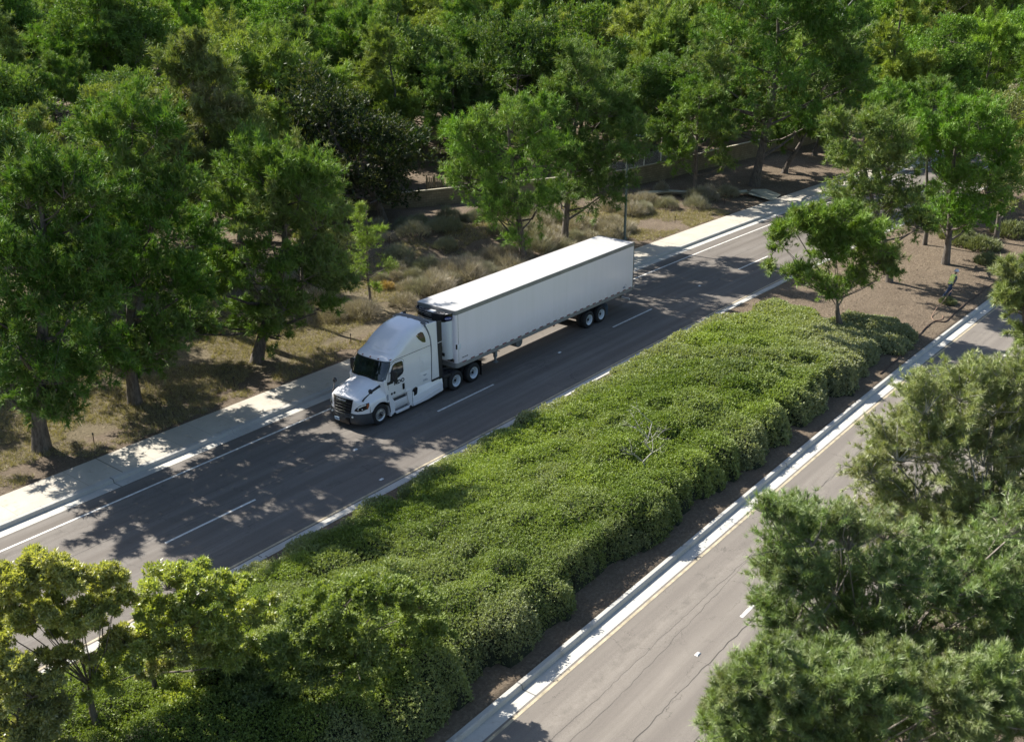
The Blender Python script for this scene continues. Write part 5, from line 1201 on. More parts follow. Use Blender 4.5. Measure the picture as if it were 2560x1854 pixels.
tree('leafy_tree', 'Y', 'yellow-green leafy tree right of the forked one, hiding the kerb end', seed=22, br=.13, col=(.86, .98, .7), group=G3, top=(.2, .2, 2.0), twig=.012, **KX)
tree('leafy_tree', 'Z', 'duller green low leafy crown at the very left of the bottom edge', seed=23, br=.12, col=(.75, .8, .8), group=G3, huebias=.1, twig=.012, **dict(KX, tufts=14000))
tree('leafy_tree', 'V', 'broad yellow-green spreading tree rising out of the near end of the hedge', seed=24, br=.17, col=(.56, .70, .42), group=G3, top=(.3, .6, 1.8), twig=.012, **dict(KX, tufts=26000, huebias=.05, fill=1.0, m=M_hedge))
KP = dict(tufts=26000, blades=15, L=.135, W=.0125, nsub=18, brush=.11, m=M_npine, sub=.34, spread=.5, twig=.016)
tree('near_pine', 'U1', 'pale olive needled pine top leaning in from the right edge', seed=31, br=.26, bark=M_pale, col=(1.35, 1.38, 1.05), huebias=.12, group=G3, **KP)
tree('near_pine', 'U2', 'large green needled pine top covering the right lane of the near road', seed=32, br=.28, bark=M_twig, col=(1.0, 1.2, .85), group=G3, **dict(KP, tufts=27000))
tree('near_pine', 'U3', 'green needled pine top filling the lower right corner', seed=33, br=.28, bark=M_twig, col=(1.05, 1.2, .85), group=G3, **dict(KP, tufts=27000))
tree('near_pine', 'T', 'small yellowish pine branch ends at the right edge beside the near kerb', seed=34, br=.16, col=(1.15, 1.25, .8), group=G3, **dict(KP, tufts=4200, L=.24, W=.026))

# ---- the wood beyond the wall: shared crowns, each tree its own object
def proto(seed, kind):
    rng = np.random.RandomState(seed)
    lobes = []
    if kind == 'round':
        for k in range(13):
            a = rng.rand() * 6.28; r = rng.rand() ** .6 * 3.0; lobes.append((r * math.cos(a), r * math.sin(a), 5.2 + 3.0 * (1 - (r / 3.4) ** 2) * (.6 + .5 * rng.rand()), 1.3 + .7 * rng.rand()))
        for k in range(6):
            a = rng.rand() * 6.28; lobes.append((3.0 * math.cos(a), 3.0 * math.sin(a), 3.2 + rng.rand() * 1.2, 1.2 + .4 * rng.rand()))
    elif kind == 'tall':
        for k in range(15):
            t = k / 14; a = k * 2.4 + rng.rand(); r = (2.6 * (1 - t) ** .7) * (.5 + .5 * rng.rand()); lobes.append((r * math.cos(a), r * math.sin(a), 3.0 + 7.5 * t, 1.7 - .8 * t))
    elif kind == 'spread':
        for k in range(16):
            a = rng.rand() * 6.28; r = rng.rand() ** .5 * 4.2; lobes.append((r * math.cos(a), r * math.sin(a), 5.0 + 1.8 * (1 - (r / 4.6) ** 2) + rng.rand() * .8, 1.1 + .6 * rng.rand()))
    else:
        for k in range(9):
            a = rng.rand() * 6.28; r = rng.rand() ** .6 * 1.7; lobes.append((r * math.cos(a), r * math.sin(a), 1.3 + 1.4 * (1 - (r / 2.2) ** 2) * rng.rand(), .9 + .5 * rng.rand()))
    if kind != 'bush':
        cut = rng.rand() * 6.28; ax = rng.rand(2) * .5 + .8
        lobes = [(a * ax[0] + .6 * math.cos(cut) * (c > 6), b * ax[1], c * (1 + .18 * math.sin(2 * math.atan2(b, a) + cut)), r * (.75 + .6 * rng.rand())) for a, b, c, r in lobes]
    nt = {'round': 6500, 'tall': 6500, 'spread': 6500, 'bush': 2600}[kind]
    if kind == 'tall' or seed in (102, 105, 110): me, subs = crown_mesh('crown', rng, lobes, nt, 8, .36, .062, M_pine, .6, False, .44, .5, 0.0, 8, brush=.24)
    else: me, subs = crown_mesh('crown', rng, lobes, nt, 6, .25, .085, M_fol, .75, True, .40, .45, .05, 10)
    la = np.array(lobes); H_ = la[:, 2].max()
    mb = trunk_mb(rng, .22 if kind != 'bush' else .06, (0, 0, H_ * .9), lobes, subs, (rng.normal() * .3, rng.normal() * .3), twig=.03, ntw=.35)
    tm = mb.mesh('trunk', (0, 0, 0), 60, 0, False); tm.materials.append(M_bark)
    return me, tm
KINDS = ['round', 'round', 'round', 'tall', 'tall', 'spread', 'spread', 'bush', 'bush', 'tall', 'round']
PR = [proto(100 + i, kd) for i, kd in enumerate(KINDS)]
rng = np.random.RandomState(77)
def project(x, y, z):
    d = np.array([x, y, z]) - CAM; dp = d @ FW
    return 512 + 1055.84 * (d @ RT) / dp, 370.5 - 1055.84 * (d @ UP) / dp, dp
TONES = [('dark green', (.46, .62, .55), .0), ('deep green', (.62, .80, .55), .0), ('mid green', (.86, .94, .75), .0), ('grey-olive', (1.12, .98, 1.12), .25), ('pale olive', (1.3, 1.2, 1.0), .15), ('bright green', (.98, 1.12, .6), .0)]
def clear(x, y):
    if y < (wall_y(x) if x < 72 else 9 + float(cx(x))) + 2.2 + (0 if x > 34 else 1.5): return True
    for ax, ay, ar in ((56, 64, 7.0), (31, 29.5, 2.6), (78, 98, 9), (70, 84, 8), (44, 21.5, 2.0), (48, 20, 2.0)):
        if (x - ax) ** 2 + (y - ay) ** 2 < ar * ar: return True
    return False
cand = []
sp = 6.4; yy = 20.0
while yy < 330:
    d0 = math.hypot(0 - CAM[0], yy - CAM[1]); s_ = max(6.2, sp * (.8 + d0 / 220.0))
    xx = -60.0
    while xx < 420:
        x = xx + rng.normal() * s_ * .36; y = yy + rng.normal() * s_ * .36
        u, v, dp = project(x, y, 7)
        if dp > 20 and -70 < u < 1100 and v > -14 and not clear(x, y) and not (112 < x < 150 and y < 40): cand.append((x, y, u, v, dp))
        xx += s_
    yy += s_ * .95
# verge gaps left of the row too (scrub behind the first pines)
for x, y in ((-36, 24), (-31, 25.5), (-26.5, 24), (-22, 26), (-17.5, 24.5), (-13, 26), (-8.5, 24.5), (-4, 26.5), (0.5, 25), (5, 27), (9.5, 29), (13, 27), (-34, 30), (-28, 30), (-21, 31), (-15, 30), (-9, 31), (-3, 31), (3, 31.5)):
    u, v, dp = project(x, y, 5)
    cand.append((x, y, u, v, dp))
for x, v in ((52, -9), (58, -12.5), (64, -8.5), (71, -11.5), (79, -9.5), (87, -12), (96, -10), (106, -12), (75, 9.5), (80, 12), (86, 9.5), (92, 11), (98, 8.8), (104, 11), (110, 9.5)):
    y = v + float(cx(x)); u, v_, dp = project(x, y, 5); cand.append((x, y, u, v_, dp))
cand.sort(key=lambda c: c[4])
cols = ['at the far left', 'left of the cab', 'above the cab', 'above the trailer nose', 'above the trailer', 'above the trailer tail', 'above the pavement', 'above the median', 'at the far right']
used = {}
cand = cand[:292]
for i, (x, y, u, v, dp) in enumerate(cand):
    gz = float(H(x, y))
    grey = float(fbm(x * .045, y * .045, 21, 3))
    ti = rng.choice([0, 1, 2, 5, 1, 0, 1]) if grey < .53 else rng.choice([3, 2, 4, 3, 0, 3])
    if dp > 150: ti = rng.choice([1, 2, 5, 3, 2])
    ki = rng.choice([0, 1, 2, 3, 4, 3, 4, 5, 6, 2, 9, 10]) if dp > 60 else rng.choice([0, 1, 2, 3, 4])
    kd = KINDS[ki]; s_ = (.78 + .55 * rng.rand() ** 1.3) * (1.0 if dp < 100 else 1.0 + (dp - 100) / 300)
    if x < 16 and y < 29: s_ = .8 + .15 * rng.rand()
    tone, col, hb = TONES[ti]
    ci = min(8, max(0, int(u / 1024 * 9)))
    depth = 'behind the roadside pines' if dp < 75 else 'in the near wood' if dp < 105 else 'in the middle wood' if dp < 150 else 'in the far wood'
    sh = {'round': 'rounded', 'tall': 'tall pointed', 'spread': 'flat spreading', 'bush': 'low bushy'}[kd]
    lab = f'{"small" if s_ < .9 else "large" if s_ > 1.25 else "mid-sized"} {tone} {sh} tree {depth}, {cols[ci]}'
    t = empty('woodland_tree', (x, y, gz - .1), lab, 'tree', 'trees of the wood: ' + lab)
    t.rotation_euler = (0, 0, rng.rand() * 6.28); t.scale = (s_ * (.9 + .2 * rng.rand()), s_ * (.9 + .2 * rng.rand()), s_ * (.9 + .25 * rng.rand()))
    j = (.96 + .3 * rng.rand()) * (1.0 + .38 * float(sstep(85, 150, dp)))  # farther crowns get brighter colour, painting in the hazy, sunlit distance
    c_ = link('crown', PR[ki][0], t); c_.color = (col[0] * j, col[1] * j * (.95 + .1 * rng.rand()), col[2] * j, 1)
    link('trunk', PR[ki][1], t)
# pale bare-stemmed trees standing out of the wood
def bare(name, x, y, h, label, seed, m=M_pale, r=.14, group=None):
    rg = np.random.RandomState(seed); z0 = float(H(x, y)); t = empty(name, (x, y, z0), label, 'tree', group); mb = MB()
    pts = [(rg.normal() * .04 * k, rg.normal() * .04 * k, -.2 + (h + .2) * k / 7) for k in range(8)]
    mb.tube(pts, [r * (1 - .8 * k / 7) + .008 for k in range(8)], 7)
    def br_(a, d, l, rr, dep):
        b = [a[i] + d[i] * l for i in range(3)]; md = [(a[i] + b[i]) / 2 + rg.normal() * l * .06 for i in range(3)]
        mb.tube([a, md, b], [rr, rr * .8, rr * .5], 5, False)
        if dep:
            for _ in range(3):
                v_ = np.array(d) + rg.normal(size=3) * .55; v_[2] = abs(v_[2]) * .8; v_ /= np.linalg.norm(v_); br_(b, tuple(v_), l * .62, rr * .5, dep - 1)
    for k in range(9):
        i = 3 + k % 5; a = pts[i]; an = rg.rand() * 6.28; v_ = np.array([math.cos(an), math.sin(an), .9]); v_ /= np.linalg.norm(v_)
        br_(a, tuple(v_), h * .22, r * .35, 2)
    mb.build('trunk', m, t, (0, 0, 0), smooth=60, recalc=False); return t
bare('bare_tree', 92, 19.0, 13.5, 'slender pale-stemmed bare tree in front of the wood at upper right', 41, r=.2)
bare('bare_tree', 88, 97, 11.5, 'whitish dead trunk standing in the wood near the top centre', 42, r=.3)
bare('sapling', -3.4, -13.0, 2.9, 'bare pale sapling poking out of the green hedge', 43, r=.045)

# ---- hedge filling the median: leaf mass over a bumpy volume
_rc = np.random.RandomState(123)
_ci = [(i, j) for i in range(-26, 18) for j in range(7)]
CELLS = []
for i, j in _ci:
    x_ = i * 1.32 + (.66 if j % 2 else 0) + _rc.normal() * .5; v_ = -6.05 - j * 1.35 + _rc.normal() * (.2 if j in (0, 6) else .42)
    if j == 0 and x_ < 1: v_ -= .45
    if x_ > 20.3 - .18 * (v_ + 10) + _rc.normal() * .7: continue
    far_ = float(sstep(8, 19, x_)); ramp_ = float(sstep(-5.2, -11.5, v_))
    hh_ = (.56 + .68 * ramp_) * (.78 + .5 * _rc.rand()) * (1 - .45 * far_) * (.78 if v_ > -6.4 else 1) + .5 * (float(fbm(x_ * .2, v_ * .3, 31, 3)) - .5)
    CELLS.append((x_, v_, 1.0 + .95 * _rc.rand() ** 1.4 if 0 < j < 6 else .95 + .45 * _rc.rand(), max(hh_, .3), _rc.rand(), _rc.rand()))
CELLS = np.array(CELLS)
def hedge_cells(x, y):
    """height of the tallest overlapping shrub at each point, with that shrub's two random numbers"""
    v = y - cx(x); sh = np.shape(x); x = np.ravel(x); v = np.ravel(v)
    wx = x + (vnoise(x * 2.1, v * 2.1, 5) - .5) * .5; wv = v + (vnoise(x * 2.1, v * 2.1, 6) - .5) * .5
    best = np.zeros(len(x)); ia = np.zeros(len(x), int)
    for k, (a, b, r, h, q1, q2) in enumerate(CELLS):
        near = np.nonzero((np.abs(x - a) < r + .3) & (np.abs(v - b) < r + .3))[0]
        if len(near) == 0: continue
        d = np.hypot(wx[near] - a, wv[near] - b) / r
        z = h * np.clip(1 - d ** 2.4, 0, 1) ** .5
        up = z > best[near]; best[near[up]] = z[up]; ia[near[up]] = k
    inner = sstep(.18, .5, best); sm = (.54 + .70 * sstep(-5.8, -11.5, v)) * (1 - .45 * sstep(8, 19, x)) * (.74 + .42 * fbm(x * .3, v * .55, 44, 4))
    best = np.maximum(best, inner * sm * sstep(-15.1, -14.5, v) * sstep(-5.4, -6.6, v)) 
    best = best * (.86 + .28 * fbm(x * 1.1, v * 1.1, 39, 3)) * sstep(-4.86, -5.2, v) * sstep(-16.15, -15.8, v)
    return best.reshape(sh), ia.reshape(sh)
def hedge_h(x, y): return hedge_cells(x, y)[0]
def make_hedge():
    rg = np.random.RandomState(9)
    N = 330000
    # density follows 1/distance so the near end is not sparse
    x = -34 + (56) * rg.rand(N * 3); v = -16.1 + 11.4 * rg.rand(N * 3)
    d = np.hypot(x - CAM[0], v - CAM[1]); keep = rg.rand(N * 3) < np.clip((30 / d) ** 1.1, 0, 1) * .95
    x, v = x[keep][:N], v[keep][:N]; y = v + cx(x)
    h, ci = hedge_cells(x, y); ok = h > .12; x, y, v, h, ci = x[ok], y[ok], v[ok], h[ok], ci[ok]
    e = .15
    gx = (hedge_h(x + e, y) - hedge_h(x - e, y)) / (2 * e); gy = (hedge_h(x, y + e) - hedge_h(x, y - e)) / (2 * e)
    # steep sides get extra leaves down their face
    nrm = unit(np.stack([-gx, -gy, np.ones_like(gx)], -1))
    steep = np.clip(np.hypot(gx, gy), 0, 6)
    rep = 1 + (steep > .8) * 1 + (steep > 2) * 3
    idx = np.repeat(np.arange(len(x)), rep.astype(int))
    x, y, v, h, nrm, ci = x[idx], y[idx], v[idx], h[idx], nrm[idx], ci[idx]
    g = H(x, y)
    stp = np.repeat(steep, rep.astype(int))
    dep = rg.rand(len(x)) ** 1.6 * (.22 + np.minimum(stp * .22, .9)) 
    z = g + np.clip(h - dep * 1.0, .03, None) + rg.rand(len(x)) * .05 + (rg.rand(len(x)) > .975) * rg.rand(len(x)) * .20 * (h > .4)
    P = np.stack([x + rg.normal(size=len(x)) * .05, y + rg.normal(size=len(x)) * .05, z], -1)
    B = 4
    Pb = np.repeat(P, B, 0); nb = np.repeat(nrm, B, 0)
    D = unit(nb * .6 + np.array([0, 0, .35]) + rg.normal(size=nb.shape) * .8)
    tint = .15 + .45 * np.repeat(fbm(x * .5, y * .6, 51, 3), B) + .35 * rg.rand(len(Pb)) + .9 * (np.repeat(fbm(x * .16, y * .26, 55, 3), B) - .5)
    vb = np.repeat(v, B); xb = np.repeat(x, B)
    tint = tint + .24 * (np.repeat(CELLS[ci, 4], B) - .5)
    hue = (.30 + .4 * sstep(-2, 8, xb)) * sstep(-14.2, -15.3, vb) + .75 * sstep(-6.6, -5.2, vb) + .8 * sstep(6, 18, xb) * sstep(-9, -13.5, vb) + .45 * sstep(12, 19, xb) + .25 * rg.rand(len(Pb)) ** 3 + .9 * np.clip(np.repeat(fbm(x * .2, y * .3, 57, 3), B) - .56, 0, 1)
    hue = hue + np.repeat(.55 * np.clip(CELLS[ci, 5] - .72, 0, 1) * 2, B)
    dist = np.hypot(xb - CAM[0], vb - CAM[1]); sc_ = np.clip(dist / 48, .62, 1.35)
    me = leaf_mesh('hedge', Pb, D, .100 * sc_ * (.7 + .6 * rg.rand(len(Pb))), .050 * sc_ * (.7 + .6 * rg.rand(len(Pb))), tint, np.clip(hue, 0, .9), M_hedge, True, rg)
    o = link('hedge', me); tag(o, 'dense low green ground-cover hedge filling the median between the two roads', 'hedge', None, 'stuff')
    # dark twiggy body under the leaves so no ground shows through
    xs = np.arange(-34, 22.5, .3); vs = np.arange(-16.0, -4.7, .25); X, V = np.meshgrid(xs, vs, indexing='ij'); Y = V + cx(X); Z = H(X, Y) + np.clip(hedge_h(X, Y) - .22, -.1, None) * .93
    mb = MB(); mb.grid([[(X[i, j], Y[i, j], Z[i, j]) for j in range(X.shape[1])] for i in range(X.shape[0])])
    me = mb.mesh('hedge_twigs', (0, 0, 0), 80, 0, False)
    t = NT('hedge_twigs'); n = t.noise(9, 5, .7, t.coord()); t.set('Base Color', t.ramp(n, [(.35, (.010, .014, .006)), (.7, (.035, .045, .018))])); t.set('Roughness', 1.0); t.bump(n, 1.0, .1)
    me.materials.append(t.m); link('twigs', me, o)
make_hedge()

# ---- grass, brush and litter on the verges
def scatter_blades(name, n, fx, B, L, W, m, label, cat, seed, lean=.5, huefn=None, quad=False):
    rg = np.random.RandomState(seed); x, y = fx(rg, n); z = H(x, y)
    P = np.stack([x, y, z - .01], -1); Pb = np.repeat(P, B, 0) + rg.normal(size=(len(x) * B, 3)) * np.array([.035, .035, 0])
    D = unit(np.array([0, 0, 1.0]) + rg.normal(size=Pb.shape) * lean); D[:, 2] = np.abs(D[:, 2])
    sz = np.repeat(.5 + rg.rand(len(x)), B)
    tint = .2 + .5 * np.repeat(rg.rand(len(x)), B) + .3 * rg.rand(len(Pb)); hue = np.repeat(rg.rand(len(x)) ** 2, B) if huefn is None else np.repeat(huefn(x, y, rg), B)
    me = leaf_mesh(name, Pb, D, L * sz * (.7 + .6 * rg.rand(len(Pb))), W * np.ones(len(Pb)), tint, hue, m, quad, rg)
    o = link(name, me); tag(o, label, cat, None, 'stuff'); return o
def f_left(rg, n):
    x = -42 + 84 * rg.rand(n * 3); v = 7.4 + 11 * rg.rand(n * 3) ** 1.1
    k = (fbm(x * .35, v * .5, 61, 4) + .16 * sstep(8, 12, v) - .10 * sstep(6, 20, x) > .49) & (rg.rand(n * 3) < .9)
    return x[k][:n], (v + cx(x))[k][:n]
scatter_blades('dry_grass', 60000, f_left, 5, .20, .018, M_grass, 'rough olive-tan dry grass under the roadside pines', 'grass', 71, .9)
def f_litter(rg, n):
    x = -42 + 125 * rg.rand(n); v = 7.3 + 12 * rg.rand(n); return x, v + cx(x)
scatter_blades('leaf_litter', 26000, f_litter, 2, .10, .022, simple('litter', (.30, .24, .17), .9, var=.4), 'pale bark chips and fallen twigs on the brown bank', 'litter', 72, 2.5)
def f_med(rg, n):
    x = 17 + 45 * rg.rand(n); v = -16.1 + 11 * rg.rand(n); return x, v + cx(x)
scatter_blades('median_litter', 14000, f_med, 2, .11, .024, simple('litter', (.30, .24, .17), .9), 'brown bark mulch and twigs on the open median soil', 'litter', 73, 2.5)
# dry grey brush: individual bushes from shared meshes
def bush_proto(seed, n=900, B=3, R=1.0, Hh=.8, m=None, L=.42, W=.020, green=0.0):
    rg = np.random.RandomState(seed)
    a = rg.rand(n) * 6.28; r = rg.rand(n) ** .55; x = r * np.cos(a); y = r * np.sin(a)
    hh = Hh * np.sqrt(np.clip(1 - r ** 2, 0, 1)) * (.55 + .8 * fbm(x * 2.5 + seed, y * 2.5, seed, 2)) * (.35 + .65 * rg.rand(n))
    P = np.stack([x * R, y * R, hh], -1); Pb = np.repeat(P, B, 0)
    D = unit(np.stack([np.repeat(x, B) * .8, np.repeat(y, B) * .8, np.ones(n * B) * .9], -1) + rg.normal(size=(n * B, 3)) * .42)
    me = leaf_mesh('twigs', Pb - D * .05, D, L * (.6 + .8 * rg.rand(n * B)), W * np.ones(n * B), .1 + .8 * rg.rand(n * B), np.clip(green + .3 * rg.rand(n * B) ** 2, 0, 1), m or M_brush, False, rg)
    return me
def stems(seed, R=.8, Hh=.7):
    rg = np.random.RandomState(seed); mb = MB()
    for k in range(16):
        a = rg.rand() * 6.28; r = R * (.3 + .6 * rg.rand()); mb.tube([(0, 0, -.05), (r * .5 * math.cos(a), r * .5 * math.sin(a), Hh * .45), (r * math.cos(a), r * math.sin(a), Hh * (.5 + .5 * rg.rand()))], [.016, .011, .005], 4, False)
    me = mb.mesh('stems', (0, 0, 0), 0, 0, False); me.materials.append(M_bark); return me
M_gold = foliage('golden_brush', (.30, .20, .06), (.52, .38, .15), (.4, .3, .15), .2)
BP = [bush_proto(200, 700), bush_proto(201, 650, Hh=.65), bush_proto(202, 750, green=.45), bush_proto(203, 800, green=.8, Hh=.9)]
SP = stems(210)
GP = bush_proto(220, 900, R=.7, Hh=.5, m=M_gold, L=.2); RP = bush_proto(221, 1300, R=.75, Hh=1.0, green=.1, L=.3)
M_lowg = foliage('low_plant_leaves', (.11, .14, .06), (.27, .30, .16), (.2, .19, .12), .2)
LP = bush_proto(230, 700, 4, R=.9, Hh=.55, m=M_lowg, L=.26, W=.05)
def bush(me, x, y, s, name, label, group, sz=1.0, st=True):
    t = empty(name, (x, y, float(H(x, y))), label, 'bush', group); t.rotation_euler = (0, 0, (x * 7.7 + y * 3.1) % 6.28); t.scale = (s, s * .9, s * sz)
    link('foliage', me, t)
    if st: link('stems', SP, t)
rng = np.random.RandomState(88)
nb = 0
spots = []
for k in range(2500):
    x = 3 + 44 * rng.rand(); v = 8.4 + 14 * rng.rand(); y = v + float(cx(x))
    dens = float(fbm(x * .18, y * .25, 91, 3))
    if y > wall_y(x) - .8: continue
    region = (x < 12 and v > 9.5 + .25 * (12 - x)) or (12 <= x < 30 and v > 9.0) or (x >= 30 and v > 9.6 + .05 * (x - 30) and v < 15)
    path_d = abs((x - 19) * .45 + (y - 18.9) * .89 - .3)
    if not region or path_d < .75 or (x > 40.5 and v > 12.2): continue
    if dens < .42: continue
    if any((x - a) ** 2 + (y - b) ** 2 < .55 for a, b in spots): continue
    spots.append((x, y))
    if len(spots) >= 125: break
for x, y in spots:
    d = (x - 19) * .45 + (y - 18.3) * .89
    zone = 'in the shaded hollow behind the mound' if d > .5 and x < 32 else 'on the flank of the mound' if 10 < x < 28 and y > 12.5 else 'on the open slope left of the mound' if x <= 10 else 'between the street lamp and the channel' if x > 29 else 'on the bank behind the trailer'
    green = d > .3 and x < 32 or (13 < x < 24 and 13.5 < y < 18.5)
    me = BP[2 + rng.randint(2)] if green else BP[rng.randint(3)]
    s_ = .60 + .62 * rng.rand(); u, v_, dp = project(x, y, 1)
    sz = 'small' if s_ < .78 else 'large' if s_ > 1.02 else 'middling'; tn = 'grey-green' if green else 'dry grey'
    row = 'nearest the pavement' if y < 10.5 + float(cx(x)) else 'low on the bank' if y < 12.5 + float(cx(x)) else 'halfway up the bank' if y < 15 + float(cx(x)) else 'high on the bank' if y < 18 + float(cx(x)) else 'close to the wall'
    side_ = 'left of the slim pine' if u < 355 else 'right of the slim pine' if u < 400 else 'above the trailer nose' if u < 450 else 'above the trailer front half' if u < 505 else 'under the bright spreading pine' if u < 560 else 'left of the lamp pole' if u < 622 else 'just right of the lamp pole' if u < 660 else 'well right of the lamp pole'
    bush(me, x, y, s_, 'dry_bush', f'{sz} {tn} twiggy bush {row}, {side_}', f'{tn} bushes on the bank: {sz}, {row}, {side_}')
bush(GP, 9.2, 14.0, .9, 'golden_bush', 'golden dried tumbleweed bush beside the slim young pine', None)
bush(GP, 12.2, 11.5, 1.0, 'golden_bush', 'golden dried tumbleweed bush right behind the trailer nose', None)
bush(RP, 43.6, 14.3, 1.0, 'round_bush', 'small upright round bush at the upper end of the concrete channel', None)
for x, y, s, lb in ((44.0, -10.7, 1.5, 'grey-green low shrub behind the median tree trunks'), (42.4, -11.6, 1.1, 'smaller grey-green low shrub beside the larger one on the median'), (42.2, -13.0, 1.4, 'spreading low shrub near the kerb below the grey-leaved tree'), (38.6, -14.5, 1.1, 'low dark shrub in the tree shade right of the worker'), (28.2, -15.0, .6, 'small green weed clump at the feet of the worker'), (-20.5, 9.4, 1.0, 'dry grey shrub at the left edge above the pavement'), (46.5, -9.5, 1.6, 'pale low shrub far back on the median at the right edge'), (47.5, -13.5, 1.6, 'olive low shrub by the far kerb under the grey-leaved tree')):
    bush(LP if x > 0 else BP[1], x, y, s, 'low_shrub', lb, None, st=x < 0)
# ================================================================== SMALL THINGS AND THE WORKER
M_dirt = simple('rusty_brown', (.06, .035, .02), .8, var=.3)
for x, y, lb in ((-14.65, 8.5, 'thin dark sprinkler riser near the left edge casting a short shadow'), (-6.7, 8.9, 'thin sprinkler riser in the pine shade near the pavement'), (1.16, 8.8, 'thin dark sprinkler riser on the slope beside the cab roof'), (35.8, 8.4, 'thin sprinkler riser on bare soil beyond the street lamp'), (43.6, 8.2, 'thin sprinkler riser below the concrete channel'), (14.3, 18.6, 'sprinkler riser on the left end of the mound ridge'), (21.8, 16.5, 'sprinkler riser on the right end of the mound ridge')):
    z = float(H(x, y)); t = empty('sprinkler_riser', (x, y, z), lb, 'sprinkler')
    a = MB(); a.tube([(x, y, z - .1), (x + .01, y, z + .46)], .022, 8); a.build('pipe', M_dirt, t, (x, y, z), smooth=60)
    a = MB(); a.lathe([(0, 0), (.035, 0), (.035, .07), (.02, .10), (0, .10)], (x + .01, y, z + .45), 'z', 10); a.build('head', M_pl, t, (x, y, z))
M_mk = simple('marker_white', (.70, .70, .68), .4)
for x, y, lb in ((-11.4, -19.76, 'white road marker alone on the near road'), (-7.8, -.86, 'white road marker between lane dashes in front of the truck'), (7.3, -.97, 'white road marker in the shade beside the trailer'), (-9.1, -3.75, 'white scrap of litter near the yellow line'), (22.6, -1.07, 'white road marker behind the trailer between dashes')):
    a = MB(); z = .034
    a.prism([(x - .11, y - .06), (x + .11, y - .06), (x + .11, y + .06), (x - .11, y + .06)], lambda p, q: (p, q, z), lambda p, q: (x + (p - x) * .6, y + (q - y) * .6, z + .03))
    o = a.build('road_marker', M_mk, None, (x, y, 0)); tag(o, lb, 'marker')
# hoses on the median
def curve_tube(name, pts, r, m, label, cat):
    P = [Vector(p) for p in pts]; out = []
    for i in range(len(P) - 1):
        p0, p1, p2, p3 = P[max(i - 1, 0)], P[i], P[i + 1], P[min(i + 2, len(P) - 1)]
        for k in range(6):
            t = k / 6; out.append(.5 * ((2 * p1) + (p2 - p0) * t + (2 * p0 - 5 * p1 + 4 * p2 - p3) * t * t + (3 * p1 - p0 - 3 * p2 + p3) * t ** 3))
    out.append(P[-1]); a = MB(); a.tube(out, r, 8); o = a.build(name, m, None, tuple(pts[0]), smooth=60); return tag(o, label, cat)
def gp(x, y, dz=.035): return (x, y, float(H(x, y)) + dz)
curve_tube('hose', [(29.33, -14.95, .86), (28.7, -14.9, .72), (27.6, -14.9, .45), (26.4, -14.9, .32), gp(25.4, -15.0, .06), gp(24.9, -15.1), gp(24.5, -15.35), gp(24.7, -15.6), gp(25.2, -15.65), gp(25.6, -15.5)], .019, simple('tan_hose', (.30, .19, .13), .7), 'tan hose trailing from the worker to a loop on the soil', 'hose')
curve_tube('irrigation_pipe', [gp(14.5, -15.9), gp(16.7, -15.88), gp(19.5, -15.75), gp(21.7, -15.52), gp(23.0, -15.42), gp(24.3, -15.5), gp(24.7, -15.97), gp(26.9, -15.9), gp(30.6, -15.92), gp(33.9, -16.05), gp(38.8, -16.4), gp(43, -16.7)], .036, simple('dark_pipe', (.05, .028, .018), .7), 'long dark irrigation pipe lying along the median beside the kerb', 'pipe')

# ---- the worker: one skinned body, bent forward in mid stride
def skin_body(name, verts, edges, radii, m, parent, loc, sub=2, root=0):
    me = bpy.data.meshes.new(name); me.from_pydata(verts, edges, [])
    o = link(name, me, parent, m)
    sk = o.modifiers.new('skin', 'SKIN'); sk.use_smooth_shade = True; sk.branch_smoothing = .6
    for i, r in enumerate(radii):
        d = me.skin_vertices[0].data[i]; d.radius = (r, r) if not hasattr(r, '__len__') else r; d.use_root = (i == root)
    ss = o.modifiers.new('sub', 'SUBSURF'); ss.levels = sub; ss.render_levels = sub
    dg = bpy.context.evaluated_depsgraph_get(); me2 = bpy.data.meshes.new_from_object(o.evaluated_get(dg)); o.modifiers.clear(); o.data = me2; me2.name = name
    if not me2.materials: me2.materials.append(m)
    for p in me2.polygons: p.use_smooth = True
    return o
WPt = (29.35, -14.7); wz = float(H(*WPt))
wk = empty('person', (WPt[0], WPt[1], wz), 'worker in yellow-green safety vest and dark jeans walking on bare median soil', 'person')
wk.rotation_euler = (0, 0, math.atan2(-.62, .78))          # walks to the right of the picture
M_skin = simple('skin', (.26, .15, .10), .6); M_jean = simple('jeans', (.035, .055, .10), .85, var=.3, scale=12); M_vest = simple('safety_vest', (.86, .95, .25), .7, var=.08)
M_shirt = simple('dark_shirt', (.075, .085, .10), .85); M_refl = simple('reflective_band', (.70, .72, .55), .35); M_hat = simple('pale_hard_hat', (.50, .53, .56), .4); M_boot = simple('work_boots', (.03, .022, .018), .7)
